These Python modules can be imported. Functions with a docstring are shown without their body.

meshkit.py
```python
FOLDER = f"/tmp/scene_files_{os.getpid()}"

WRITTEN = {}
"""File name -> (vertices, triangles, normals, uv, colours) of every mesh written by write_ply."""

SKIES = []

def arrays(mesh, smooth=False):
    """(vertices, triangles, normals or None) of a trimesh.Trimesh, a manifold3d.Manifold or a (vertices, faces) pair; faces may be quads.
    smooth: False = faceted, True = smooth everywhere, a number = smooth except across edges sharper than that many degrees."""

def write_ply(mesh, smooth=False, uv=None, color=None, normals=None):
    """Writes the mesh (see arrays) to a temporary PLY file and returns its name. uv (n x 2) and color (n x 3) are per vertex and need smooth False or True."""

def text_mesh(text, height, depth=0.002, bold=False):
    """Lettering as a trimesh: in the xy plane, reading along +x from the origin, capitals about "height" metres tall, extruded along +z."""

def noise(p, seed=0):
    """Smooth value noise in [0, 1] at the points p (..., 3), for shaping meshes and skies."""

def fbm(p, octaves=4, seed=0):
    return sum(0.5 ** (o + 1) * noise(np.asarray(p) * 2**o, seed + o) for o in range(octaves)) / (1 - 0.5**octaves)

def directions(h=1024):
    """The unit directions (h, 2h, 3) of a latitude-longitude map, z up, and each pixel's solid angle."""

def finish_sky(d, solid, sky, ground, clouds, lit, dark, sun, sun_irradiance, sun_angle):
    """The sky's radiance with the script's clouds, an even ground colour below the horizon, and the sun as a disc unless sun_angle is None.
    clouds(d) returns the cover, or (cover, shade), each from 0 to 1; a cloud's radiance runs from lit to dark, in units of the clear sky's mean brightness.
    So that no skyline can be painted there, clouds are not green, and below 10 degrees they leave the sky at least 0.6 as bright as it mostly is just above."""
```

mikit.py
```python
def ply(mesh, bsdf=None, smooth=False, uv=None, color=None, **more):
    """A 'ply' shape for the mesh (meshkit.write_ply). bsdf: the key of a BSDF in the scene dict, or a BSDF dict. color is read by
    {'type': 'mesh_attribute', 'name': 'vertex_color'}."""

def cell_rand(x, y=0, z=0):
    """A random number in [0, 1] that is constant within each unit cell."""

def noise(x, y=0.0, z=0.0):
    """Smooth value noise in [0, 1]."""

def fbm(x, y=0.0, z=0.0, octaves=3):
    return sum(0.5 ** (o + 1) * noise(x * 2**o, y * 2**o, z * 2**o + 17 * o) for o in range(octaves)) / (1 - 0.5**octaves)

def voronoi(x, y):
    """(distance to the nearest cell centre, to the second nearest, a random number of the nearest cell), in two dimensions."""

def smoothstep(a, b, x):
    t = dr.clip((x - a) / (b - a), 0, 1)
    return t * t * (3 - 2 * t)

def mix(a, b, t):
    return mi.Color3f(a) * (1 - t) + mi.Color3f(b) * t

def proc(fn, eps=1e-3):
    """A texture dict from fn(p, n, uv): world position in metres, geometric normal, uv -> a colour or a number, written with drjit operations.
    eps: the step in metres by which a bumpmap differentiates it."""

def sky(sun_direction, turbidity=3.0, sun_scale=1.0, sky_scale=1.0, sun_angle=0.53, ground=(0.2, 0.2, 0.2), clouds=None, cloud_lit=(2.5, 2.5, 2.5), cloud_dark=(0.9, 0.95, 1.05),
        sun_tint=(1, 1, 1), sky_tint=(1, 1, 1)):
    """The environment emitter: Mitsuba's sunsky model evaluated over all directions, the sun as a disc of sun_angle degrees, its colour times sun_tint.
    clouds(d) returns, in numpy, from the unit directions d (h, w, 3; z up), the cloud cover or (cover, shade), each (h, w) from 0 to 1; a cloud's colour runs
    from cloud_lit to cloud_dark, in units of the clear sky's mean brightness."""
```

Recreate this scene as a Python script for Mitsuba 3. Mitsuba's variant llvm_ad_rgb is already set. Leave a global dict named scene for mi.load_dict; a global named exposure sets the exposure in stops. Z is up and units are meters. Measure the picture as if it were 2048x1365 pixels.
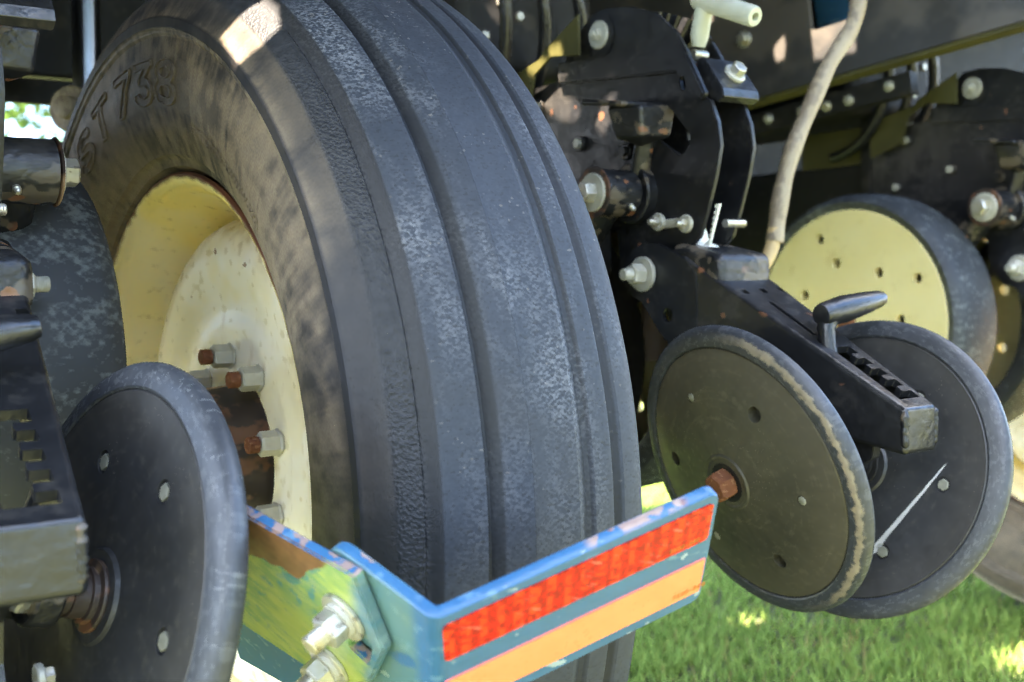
import math, random
import numpy as np, trimesh, drjit as dr, mitsuba as mi, mikit, meshkit
import manifold3d as m3
from scipy.interpolate import CubicSpline
from shapely.geometry import Polygon, Point, box as sbox, LineString
from shapely.ops import unary_union
from shapely import affinity
from mikit import noise, fbm, voronoi, cell_rand, smoothstep, mix, proc

T = mi.ScalarTransform4f
rng = np.random.default_rng(7)
scene, labels = {'type': 'scene'}, {}

# ------------------------------------------------------------------ camera, sky, exposure
YAW, PIT, ROL = 0.6299, 0.0458, -0.0235
CAM = np.array([-0.394, -1.070, 0.159])
d_ = np.array([math.sin(YAW)*math.cos(PIT), math.cos(YAW)*math.cos(PIT), -math.sin(PIT)])
r_ = np.cross(d_, [0, 0, 1]); r_ /= np.linalg.norm(r_); u_ = np.cross(r_, d_)
up_ = -r_*math.sin(ROL) + u_*math.cos(ROL)
scene['camera'] = {'type': 'thinlens', 'fov': 47.42, 'fov_axis': 'x', 'near_clip': 0.05, 'far_clip': 400.0,
                   'aperture_radius': 0.0031, 'focus_distance': 0.90,
                   'to_world': T().look_at(origin=CAM.tolist(), target=(CAM + d_).tolist(), up=up_.tolist())}
SUN = np.array([-0.50, -0.25, 0.83]); SUN /= np.linalg.norm(SUN)
scene['sky'] = mikit.sky(SUN.tolist(), turbidity=3.0, ground=(0.10, 0.15, 0.05), sky_tint=(1.04, .97, 1.04),
                         clouds=lambda d: np.clip((meshkit.fbm(d*3.1 + 2.0, 4, 3) - .46)*5, 0, 1), cloud_lit=(2.3, 2.3, 2.3))
exposure = 5.65

GZ = -0.478          # ground height (the wheel's axle is the origin)
CU, SP = 0.54, 0.762  # middle of the row unit right of the wheel, row spacing

# ------------------------------------------------------------------ small mesh helpers
def tm(m):
    if isinstance(m, m3.Manifold):
        a = m.to_mesh()
        return trimesh.Trimesh(np.array(a.vert_properties[:, :3], float), np.array(a.tri_verts), process=False)
    return m
def mf(t):
    t = t.copy(); t.merge_vertices()
    return m3.Manifold(m3.Mesh(np.asarray(t.vertices, np.float32), np.asarray(t.faces, np.uint32)))
def frame(o, z, x=None):
    z = np.asarray(z, float); z = z/np.linalg.norm(z)
    if x is None: x = [0, 0, 1] if abs(z[2]) < .9 else [0, 1, 0]
    x = np.asarray(x, float); x = x - z*(x@z); x /= np.linalg.norm(x)
    M = np.eye(4); M[:3, 0] = x; M[:3, 1] = np.cross(z, x); M[:3, 2] = z; M[:3, 3] = o
    return M
def put(m, M):
    m = tm(m).copy(); m.apply_transform(M); return m
def lathe(prof, n=64, M=None):
    """prof: list of (axial, radius) along local z."""
    prof = np.asarray(prof, float); k = len(prof)
    t = np.arange(n)/n*2*math.pi
    v = np.stack([prof[:, 1][:, None]*np.cos(t), prof[:, 1][:, None]*np.sin(t), np.repeat(prof[:, 0][:, None], n, 1)], -1).reshape(-1, 3)
    i = np.arange(n); j = (i+1) % n; f = []
    for a in range(k-1):
        f.append(np.stack([a*n+i, a*n+j, (a+1)*n+j], 1)); f.append(np.stack([a*n+i, (a+1)*n+j, (a+1)*n+i], 1))
    m = trimesh.Trimesh(v, np.vstack(f), process=False)
    m.merge_vertices(); m.update_faces(m.nondegenerate_faces(height=1e-9)); m.remove_unreferenced_vertices()
    if M is not None: m.apply_transform(M)
    return m
def hullpts(pts, r=0.004, seg=12):
    s = m3.Manifold.sphere(r, seg)
    return m3.Manifold.batch_hull([s.translate([float(c) for c in p]) for p in pts])
def rbox(x0, x1, y0, y1, z0, z1, r=0.003, seg=12):
    r = min(r, (x1-x0)/2.01, (y1-y0)/2.01, (z1-z0)/2.01)
    return hullpts([(x, y, z) for x in (x0+r, x1-r) for y in (y0+r, y1-r) for z in (z0+r, z1-r)], r, seg)
def prism(poly, h, cham=0.0):
    """shapely polygon extruded 0..h along z, edges chamfered."""
    if cham and cham*2 < h:
        ins = poly.buffer(-cham, join_style=1)
        mid = trimesh.creation.extrude_polygon(poly, h-2*cham, engine='earcut'); mid.apply_translation([0, 0, cham])
        try:
            cs = m3.CrossSection([np.array(g.exterior.coords)[:-1] for g in [poly]] + [np.array(q.coords)[:-1] for q in poly.interiors], m3.FillRule.EvenOdd)
            ci = cs.offset(-cham, m3.JoinType.Miter)
            return tm(m3.Manifold.extrude(ci, h) + m3.Manifold.extrude(cs, h-2*cham).translate([0, 0, cham]))
        except Exception:
            return mid
    return trimesh.creation.extrude_polygon(poly, h, engine='earcut')
def yzplate(pts, x0, x1, rnd=0.006, holes=(), cham=0.0008):
    """plate outlined in (y, z), between x0 and x1."""
    p = Polygon(pts).buffer(0)
    if rnd: p = p.buffer(-rnd).buffer(2*rnd, 6).buffer(-rnd, 6)
    for h in holes: p = p.difference(h)
    m = prism(p, x1-x0, cham)
    M = np.eye(4); M[:3, :3] = np.array([[0, 0, 1], [1, 0, 0], [0, 1, 0]]); M[0, 3] = x0
    return put(m, M)
def tube(pts, r, n=16, cap=True):
    pts = np.asarray(pts, float); k = len(pts); rr = np.broadcast_to(r, (k,))
    t = np.gradient(pts, axis=0); t /= np.linalg.norm(t, axis=1, keepdims=True)
    x = np.cross(t[0], [0.3, 0.9, 0.1]); x /= np.linalg.norm(x); V = []
    for i in range(k):
        x = x - t[i]*(x@t[i]); x /= np.linalg.norm(x); y = np.cross(t[i], x)
        a = np.arange(n)/n*2*math.pi
        V.append(pts[i] + rr[i]*(np.cos(a)[:, None]*x + np.sin(a)[:, None]*y))
    V = np.vstack(V); i = np.arange(n); j = (i+1) % n; f = []
    for a in range(k-1):
        f += [np.stack([a*n+i, a*n+j, (a+1)*n+j], 1), np.stack([a*n+i, (a+1)*n+j, (a+1)*n+i], 1)]
    if cap:
        V = np.vstack([V, pts[0], pts[-1]])
        f += [np.stack([j, i, i*0+k*n], 1), np.stack([(k-1)*n+i, (k-1)*n+j, i*0+k*n+1], 1)]
    return trimesh.Trimesh(V, np.vstack(f), process=False)
def hexa(r, h, n=6):
    c = lathe([(0, 0), (0, r*.97), (h*.06, r), (h*.88, r), (h, r*.86), (h, 0)], n)
    return c
def cyl(r, h, n=40, c=0.0008):
    c = min(c, h/4)
    return lathe([(0, 0), (0, r-c), (c, r), (h-c, r), (h, r-c), (h, 0)], n)
def stud(r, h, pitch=.0018, n=28):
    p = [(0, 0), (0, r)]; z = 0
    while z < h - pitch:
        p += [(z+pitch*.5, r*.90), (z+pitch, r)]; z += pitch
    p += [(h-.0012, r), (h, r*.8), (h, 0)]
    return lathe(p, n)
def cat(*ms): return trimesh.util.concatenate([tm(m) for m in ms])

def add(key, mesh, bsdf, smooth=32, **kw):
    k = key; i = 0
    while k in scene: i += 1; k = f'{key}_{i:03d}'
    scene[k] = mikit.ply(tm(mesh), bsdf, smooth=smooth, **kw)
    return k
def tag(key, label, category=None, group=None, kind=None):
    labels[key] = {'label': label}
    if category: labels[key]['category'] = category
    if group: labels[key]['group'] = group
    if kind: labels[key]['kind'] = kind

# ------------------------------------------------------------------ materials
def mix1(a, b, t): return a*(1-t) + b*t
def Point3f_(v): return mi.Point3f(*[float(q) for q in v])
def Vector3f_(v): return mi.Vector3f(*[float(q) for q in v])
def mat(key, fn, rough=.5, metallic=0.0, spec=.5, bump=None, bscale=1.0, eps=5e-4, two=True, **kw):
    b = {'type': 'principled', 'base_color': proc(fn) if callable(fn) else {'type': 'rgb', 'value': list(fn)},
         'roughness': proc(rough) if callable(rough) else rough, 'metallic': metallic, 'specular': spec, **kw}
    if bump is not None: b = {'type': 'bumpmap', 'arbitrary': proc(bump, eps), 'scale': bscale, 'bsdf': b}
    scene[key] = {'type': 'twosided', 'bsdf': b} if two else b

def speck(p, f, lo, hi): return smoothstep(lo, hi, noise(p.x*f, p.y*f, p.z*f))

# the wheel's rubber: brown road dust on the sidewall, grey bloom on the tread
def wheel_rubber(x0, dusty):
    def fn(p, n, uv):
        r = dr.sqrt(p.y*p.y + p.z*p.z); a = dr.atan2(p.z, -p.y)
        x = p.x - x0
        big = fbm(p.x*9+3, p.y*9, p.z*9, 3); mid = fbm(p.x*38, p.y*38, p.z*38, 3)
        streak = fbm(a*46, r*9, 5.0, 3); fine = noise(p.x*620, p.y*620, p.z*620)
        fine2 = fbm(p.x*210, p.y*210, p.z*210, 2)
        side = smoothstep(.438, .424, r)*smoothstep(.03, .005, x)
        black = mi.Color3f(.011, .012, .016)
        # sidewall dust: light brown film, worn through in patches and streaks
        cover = smoothstep(.31, .62, big*.42 + fbm(p.x*60, p.y*60, p.z*60, 4)*.38 + streak*.20)
        up = smoothstep(-.20, .26, p.z + (big-.5)*.3)                       # dust film made thinner towards the lower half
        rr = smoothstep(.420, .402, r)
        cover = cover*mix1(.30 + .70*up, .06 + .94*smoothstep(.10, .36, p.z + (big-.5)*.5), smoothstep(.375, .395, r))*(.34 + .66*rr) + .05
        cover = dr.maximum(cover, .62*smoothstep(.325, .332, r)*smoothstep(.378, .372, r)*smoothstep(.12, .22, p.z)*smoothstep(-.24, -.14, -dr.abs(p.y)))
        guard = smoothstep(.3955, .398, r)*smoothstep(.4085, .4055, r)
        cover = cover*(1 - .88*guard*smoothstep(.25, .5, big + .12))
        dust = mix((.10, .083, .062), (.22, .168, .112), fbm(p.x*75, p.y*75, p.z*75, 4))
        sidec = mix(black, dust, dr.clip(cover + dusty, 0, 1)*(.82 + .25*fine))
        band = smoothstep(.4275, .431, r)*smoothstep(.4425, .4400, r)*smoothstep(.03, .005, x)
        sidec = mix(sidec, mi.Color3f(.022, .023, .027), band*.72)
        # tread: bluish grey oxidised rubber with pale chalky rubs
        chalk = smoothstep(.36, .74, fbm(p.x*30+9, a*5, 1.0, 4)*.7 + fbm(p.x*150, a*22, 4.0, 3)*.3)*smoothstep(.36, .70, fbm(p.x*420, p.y*420, p.z*420, 3)*.7 + fine*.3)*smoothstep(-.12, .2, p.z)
        tread = mix((.014, .017, .024), (.033, .039, .051), big*.6 + fine2*.35 + fine*.25)
        tread = mix(tread, mi.Color3f(.15, .155, .17), chalk*.60*(.35 + 1.1*smoothstep(.4, .65, big)))
        pit = smoothstep(.70, .84, noise(p.x*520, p.y*520, p.z*520))
        tread = mix(tread, mi.Color3f(.018, .019, .022), pit*.6)
        ochre = smoothstep(.80, .88, noise(p.x*380, p.y*380, p.z*380))*smoothstep(.52, .64, mid)
        tread = mix(tread, mi.Color3f(.22, .19, .15), ochre*.3)
        worn = smoothstep(.62, .70, fbm(p.x*11, a*5+4, 2.0, 3))
        tread = mix(tread, mi.Color3f(.03, .032, .037), worn*.45)
        groove_shade = dr.maximum(smoothstep(.0292, .0302, x)*smoothstep(.0425, .0405, x), smoothstep(.1270, .1280, x)*smoothstep(.1385, .1365, x))
        groove_shade = dr.maximum(groove_shade, .75*smoothstep(.0990, .1030, x)*smoothstep(.1110, .1090, x))
        groove_shade = dr.maximum(groove_shade, .8*smoothstep(.0594, .0600, x)*smoothstep(.0614, .0606, x))
        tread = mix(tread, mi.Color3f(.008, .009, .011), groove_shade*.75)  # grooves painted darker: recess shade put into the tread colour
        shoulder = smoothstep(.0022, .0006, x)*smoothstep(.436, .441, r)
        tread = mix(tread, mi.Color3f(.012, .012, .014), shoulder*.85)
        tread = mix(tread, mi.Color3f(.44, .37, .26), dusty)
        bandall = smoothstep(.4265, .4295, r)*smoothstep(.4435, .4405, r)*smoothstep(.03, .005, x)
        out = mix(tread, sidec, side)
        return mix(out, mix((.009, .010, .012), (.028, .029, .034), fine2), bandall*(.90 - dusty*.6))
    def bump(p, n, uv):
        r = dr.sqrt(p.y*p.y + p.z*p.z); a = dr.atan2(p.z, -p.y); x = p.x - x0
        band = smoothstep(.4265, .4300, r)*smoothstep(.4430, .4405, r)*smoothstep(.03, .005, x)
        c = voronoi(a*150, (r + x*.9)*310)[0]
        base = fbm(p.x*300, p.y*300, p.z*300, 3)*.00020
        pits = smoothstep(.70, .84, noise(p.x*520, p.y*520, p.z*520))*-.00022
        fold = fbm(a*70, r*60, 3.0, 2)*.0007*smoothstep(.43, .40, r)
        return base + pits + fold + band*c*.0011
    return fn, bump
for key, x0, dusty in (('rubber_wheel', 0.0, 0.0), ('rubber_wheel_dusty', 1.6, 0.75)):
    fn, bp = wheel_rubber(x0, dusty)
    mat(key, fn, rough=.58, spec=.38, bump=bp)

def cream(p, n, uv):
    big = fbm(p.x*16, p.y*16, p.z*16, 3); f = fbm(p.x*90, p.y*90, p.z*90, 2)
    r = dr.sqrt(p.y*p.y + p.z*p.z)
    c = mix((.84, .80, .71), (.80, .73, .54), smoothstep(.42, .62, big))
    an = dr.atan2(p.z, p.y)
    c = mix(c, mi.Color3f(.45, .36, .17), smoothstep(.62, .78, f)*.35)
    c = mix(c, mi.Color3f(.34, .19, .08), smoothstep(.60, .85, fbm(p.x*50, p.y*50, p.z*22, 3))*smoothstep(.17, .11, r)*.4)
    c = mix(c, mi.Color3f(.40, .30, .14), smoothstep(.205, .235, r + (f-.5)*.03)*.55)
    c = mix(c, mi.Color3f(.20, .085, .035), smoothstep(.90, .93, noise(p.x*70, p.y*70, p.z*70))*.8)
    return c
mat('cream_disc', cream, rough=.38, spec=.5)
def rimpaint(p, n, uv):
    r = dr.sqrt(p.y*p.y + p.z*p.z)
    big = fbm(p.x*13+4, p.y*13, p.z*13, 3); f = fbm(p.x*70, p.y*70, p.z*70, 2)
    c = mix((.84, .70, .24), (.84, .74, .44), smoothstep(.35, .65, big))
    c = mix(c, mi.Color3f(.30, .22, .08), smoothstep(.60, .85, fbm(p.x*110, p.y*110, p.z*110, 4))*.35)
    rust = smoothstep(.2655, .2705, r + (f-.5)*.005)
    c = mix(c, mix((.13, .045, .02), (.07, .03, .02), f), rust)
    return c
mat('rim_paint', rimpaint, rough=.42)
def yellow(p, n, uv):
    big = fbm(p.x*18, p.y*18, p.z*18, 3)
    c = mix((.72, .61, .27), (.78, .69, .38), big)
    c = mix(c, mi.Color3f(.40, .29, .07), smoothstep(.55, .85, fbm(p.x*40, p.y*40, p.z*40, 4))*.3)
    return c
mat('gauge_yellow', yellow, rough=.5)

def blackpaint(p, n, uv):
    a = fbm(p.x*22, p.y*22, p.z*22, 3); b = fbm(p.x*120, p.y*120, p.z*120, 3)
    c = mix((.0045, .005, .0065), (.010, .0105, .013), a)
    dust = smoothstep(.50, .72, a*.5 + b*.5)*smoothstep(-.4, .9, n.z + .55)
    c = mix(c, mi.Color3f(.10, .09, .078), dust*.20)
    rust = smoothstep(.86, .90, noise(p.x*64, p.y*64, p.z*64))*smoothstep(.5, .62, a)
    c = mix(c, mi.Color3f(.20, .085, .04), rust*.7)
    return c
mat('black_paint', blackpaint, rough=lambda p, n, uv: .17 + .34*fbm(p.x*70, p.y*70, p.z*70, 2), spec=.6, clearcoat=.5, clearcoat_gloss=.8,
    bump=lambda p, n, uv: fbm(p.x*160, p.y*160, p.z*160, 3)*.0006)
def castblack(p, n, uv):
    c = blackpaint(p, n, uv)
    ch = smoothstep(.57, .64, fbm(p.x*55+2, p.y*55, p.z*55, 3))
    c = mix(c, mi.Color3f(.15, .12, .085), ch*.5); b2 = fbm(p.x*150, p.y*150, p.z*150, 2)
    return mix(c, mi.Color3f(.20, .085, .035), smoothstep(.86, .90, noise(p.x*55, p.y*55, p.z*55+8) + (b2-.5)*.25)*.8)
def platepaint(p, n, uv):
    c = blackpaint(p, n, uv); lx = p.x - CU; lx = lx - SP*dr.round(lx/SP)
    m = smoothstep(-.04, .08, p.y)*smoothstep(.24, .36, p.z)*smoothstep(.35, .65, fbm(p.x*30+3, p.y*60, p.z*20, 3))
    return mix(c, mi.Color3f(.09, .083, .075), m*.28)
mat('plate_paint', platepaint, rough=lambda p, n, uv: .26 + .34*fbm(p.x*70, p.y*70, p.z*70, 2), spec=.55, bump=lambda p, n, uv: fbm(p.x*160, p.y*160, p.z*160, 3)*.0006)
mat('cast_black', castblack, rough=lambda p, n, uv: .24 + .35*fbm(p.x*80, p.y*80, p.z*80, 2), spec=.6,
    bump=lambda p, n, uv: fbm(p.x*190, p.y*190, p.z*190, 3)*.0011)
def darksteel(p, n, uv):
    a = fbm(p.x*9, p.y*9, p.z*9, 3)
    return mix(mix((.007, .007, .008), (.016, .016, .016), a), mi.Color3f(.06, .05, .035), smoothstep(.58, .78, fbm(p.x*34, p.y*34, p.z*34, 3))*.35)
mat('dark_steel', darksteel, rough=.6, spec=.3)
mat('olive_panel', lambda p, n, uv: mix((.035, .033, .008), (.075, .070, .016), fbm(p.x*12, p.y*12, p.z*12, 3)), rough=.6)
def zinc(p, n, uv):
    a = fbm(p.x*110, p.y*110, p.z*110, 3); b = noise(p.x*260, p.y*260, p.z*260)
    c = mix((.62, .60, .54), (.44, .43, .37), a)
    c = mix(c, mi.Color3f(.50, .42, .20), smoothstep(.55, .7, fbm(p.x*60+5, p.y*60, p.z*60, 2))*.55)
    return mix(c, mi.Color3f(.16, .13, .10), smoothstep(.72, .84, b)*.6)
mat('zinc', zinc, rough=.36, metallic=.75, bump=lambda p, n, uv: fbm(p.x*400, p.y*400, p.z*400, 2)*.0003)
mat('rivet_steel', lambda p, n, uv: mix((.30, .30, .24), (.17, .17, .14), fbm(p.x*200, p.y*200, p.z*200, 3)), rough=.5, metallic=.3)
mat('zinc_dull', lambda p, n, uv: mix((.52, .51, .45), (.38, .37, .31), fbm(p.x*130, p.y*130, p.z*130, 3)), rough=.5, metallic=.35)
def rust(p, n, uv):
    a = fbm(p.x*70, p.y*70, p.z*70, 3); b = noise(p.x*300, p.y*300, p.z*300)
    return mix(mix((.085, .030, .014), (.22, .085, .038), a), mi.Color3f(.32, .17, .10), smoothstep(.6, .8, b)*.5)
mat('rust', rust, rough=.75, spec=.3, bump=lambda p, n, uv: fbm(p.x*300, p.y*300, p.z*300, 3)*.001)
def hubrust(p, n, uv):
    a = fbm(p.x*34, p.y*34, p.z*34, 3)
    c = mix((.016, .014, .015), (.045, .028, .020), a)
    c = mix(c, mi.Color3f(.15, .065, .03), smoothstep(.5, .64, fbm(p.x*60+7, p.y*60, p.z*60, 3))*.7)
    return mix(c, mi.Color3f(.34, .22, .12), smoothstep(.64, .70, fbm(p.x*28+2, p.y*28, p.z*28, 3))*.7)
mat('hub_rust', hubrust, rough=.5, bump=lambda p, n, uv: fbm(p.x*150, p.y*150, p.z*150, 3)*.001)
def hose(p, n, uv):
    a = fbm(p.x*60, p.y*60, p.z*25, 3)
    c = mix((.36, .30, .20), (.26, .20, .125), a)
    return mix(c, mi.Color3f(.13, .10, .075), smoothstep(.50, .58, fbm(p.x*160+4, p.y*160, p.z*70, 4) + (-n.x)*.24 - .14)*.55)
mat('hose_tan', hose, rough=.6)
mat('hose_inner', lambda p, n, uv: mix((.55, .40, .19), (.42, .30, .15), fbm(p.x*60, p.y*60, p.z*60, 2)), rough=.55)
mat('pale_plastic', lambda p, n, uv: mix((.50, .50, .40), (.40, .41, .32), fbm(p.x*90, p.y*90, p.z*90, 3)), rough=.45)
mat('white_plastic', (.74, .74, .68), rough=.5)
mat('tan_boot', (.48, .34, .24), rough=.6)
mat('chrome', (.26, .27, .30), rough=.22, metallic=1.0)

# blue paint, worn to rust along the edges; the bar was brushed over with thin green-yellow paint
def bluepaint(p, n, uv):
    a = fbm(p.x*26, p.y*26, p.z*26, 3); b = fbm(p.x*95, p.y*95, p.z*95, 3)
    c = mix((.026, .095, .205), (.036, .125, .25), a)
    c = mix(c, mi.Color3f(.20, .33, .42), smoothstep(.64, .78, b)*.35)
    return c
mat('blue_paint', bluepaint, rough=.36, bump=lambda p, n, uv: fbm(p.x*120, p.y*120, p.z*120, 3)*.0005)

# ------------------------------------------------------------------ bracket geometry frame (marker bracket behind the wheel)
BO = np.array([-.0765, -.5677, -.0143]); BU = np.array([.934, -.218, .285]); BV = np.array([.358, .530, -.768])
BU /= np.linalg.norm(BU); BV -= BU*(BV@BU); BV /= np.linalg.norm(BV); BN = np.cross(BU, BV)
LA = math.radians(21); LW = BN*math.cos(LA) - BU*math.sin(LA); LN = BU*math.cos(LA) + BN*math.sin(LA)   # short leg: direction and inward normal

def bracketpaint(p, n, uv):
    c = bluepaint(p, n, uv)
    q = p - Point3f_(BO)
    u = dr.dot(q, Vector3f_(BU)); v = dr.dot(q, Vector3f_(BV)); w = dr.dot(q, Vector3f_(LW))
    top = smoothstep(.6, .85, -dr.dot(n, Vector3f_(BV)))
    ch = fbm(p.x*55+3, p.y*55, p.z*55, 3)
    chip = top*smoothstep(.086, .094, u)*smoothstep(.158, .148, u)*smoothstep(.40, .44, ch)
    chip = dr.maximum(chip, top*smoothstep(.75, .765, ch))
    bare = mix((.20, .13, .12), (.34, .26, .22), fbm(p.x*160, p.y*160, p.z*160, 3))
    bare = mix(bare, mi.Color3f(.20, .07, .03), smoothstep(.62, .70, fbm(p.x*110, p.y*110, p.z*110, 3)))
    c = mix(c, bare, chip)
    scuff = (1-top)*smoothstep(.745, .78, fbm(p.x*95+11, p.y*95, p.z*95, 3))
    c = mix(c, mi.Color3f(.42, .50, .54), scuff*.6)
    # green overspray on the short leg
    leg = smoothstep(.012, .022, w)*(1-top)*smoothstep(.44, .52, fbm(p.x*22+1, p.y*22, p.z*22, 3) + smoothstep(.03, .07, w)*.14)
    c = mix(c, mix((.14, .21, .11), (.07, .17, .17), fbm(p.x*60, p.y*60, p.z*60, 3)), leg*.6)
    return c
mat('bracket_paint', bracketpaint, rough=.36, bump=lambda p, n, uv: fbm(p.x*120, p.y*120, p.z*120, 3)*.0006)
def barpaint(p, n, uv):
    q = p - Point3f_(BO)
    w = dr.dot(q, Vector3f_(LW)); v = dr.dot(q, Vector3f_(BV))
    a = fbm(p.x*24, p.y*24, p.z*24, 4); b = fbm(w*60, v*240, 2.0, 3); f = fbm(p.x*150, p.y*150, p.z*150, 3)
    green = mix((.29, .35, .075), (.14, .26, .10), smoothstep(.35, .65, a*.6 + b*.4))
    green = mix(green, mi.Color3f(.05, .19, .20), smoothstep(.56, .70, a*.45 + f*.55))
    green = mix(green, mi.Color3f(.36, .38, .14), smoothstep(.50, .75, fbm(w*90, v*420, 2.0, 4))*.5)
    e = v - (-.0093 + (w - .05)*.25)                          # distance below the bar's upper edge
    edge = dr.clip((w - .070)*1.0, 0, .034) + (fbm(w*60, 1.0, 3.0, 3) - .5)*.014
    worn = smoothstep(edge + .0012, edge - .0012, e)*smoothstep(.070, .078, w + (f - .5)*.01)
    rustc = mix((.10, .045, .02), (.19, .09, .035), f)
    lip = smoothstep(edge + .006, edge, e)*(1 - worn)*smoothstep(.068, .078, w)*smoothstep(.45, .6, f)
    c = mix(green, mi.Color3f(.03, .14, .16), lip*.8)
    c = mix(c, rustc, worn)
    blue = smoothstep(.058, .046, w + (a - .5)*.02)
    c = mix(c, bluepaint(p, n, uv), blue*.75)
    top = smoothstep(.5, .8, -dr.dot(n, Vector3f_(BV)))
    return mix(c, mix(bluepaint(p, n, uv), mi.Color3f(.25, .18, .16), smoothstep(.47, .55, f)), top)
mat('bar_paint', barpaint, rough=.42, bump=lambda p, n, uv: fbm(p.x*140, p.y*140, p.z*140, 3)*.0006)

def redfilm(p, n, uv):
    x, y = uv.x*1000, uv.y*1000                                 # millimetres along and down the strip
    d1, d2, cr = voronoi(x/2.1, y/2.1)
    c = mix((.26, .002, .001), (.66, .007, .002), cr)
    c = mix(c, mi.Color3f(.24, .002, .001), smoothstep(.22, .05, d2 - d1)*.7)
    col = dr.floor(x/3.3); row = dr.floor(y/2.6 + .5*(col - 2*dr.floor(col/2)))
    fx = x/3.3 - col; 
    bl = smoothstep(.40, .52, cell_rand(col, row, 3.0))*smoothstep(-.5, .45, dr.sin(x*.60) + .4*dr.sin(x*.13 + 1.0))
    c = mix(c, mi.Color3f(.86, .045, .006), bl*.9)
    sc = smoothstep(.80, .84, noise(x*.7 - y*.9, (x + y)*.05))*smoothstep(.5, .7, noise(x*.1, y*.2))
    return mix(c, mi.Color3f(.70, .30, .22), sc*.35)
mat('red_reflector', redfilm, rough=.3, spec=.22)
mat('amber_film', lambda p, n, uv: mix(mix((.88, .275, .115), (.84, .235, .09), fbm(uv.x*60, uv.y*120, 0.0, 3)), mi.Color3f(.80, .16, .03), smoothstep(.70, .80, fbm(uv.x*300, uv.y*300, 3.0, 2))*.25), rough=.4, spec=.25)
mat('amber_edge', (.70, .20, .22), rough=.4)
mat('print_ink', (.40, .13, .02), rough=.5)

# ------------------------------------------------------------------ ground
def groundc(p, n, uv):
    a = fbm(p.x*6, p.y*6, 0.0, 3); b = fbm(p.x*60, p.y*60, 0.0, 2)
    c = mix((.055, .072, .034), (.085, .098, .048), a)
    return mix(c, mi.Color3f(.12, .10, .05), smoothstep(.55, .75, b)*.5)
mat('turf', groundc, rough=.9, spec=.1)
add('ground', trimesh.Trimesh([[-150, -150, GZ], [150, -150, GZ], [150, 150, GZ], [-150, 150, GZ]], [[0, 1, 2], [0, 2, 3]], process=False), 'turf', smooth=False)
tag('ground', 'wide flat mown lawn under the planter', 'ground', kind='structure')

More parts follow.
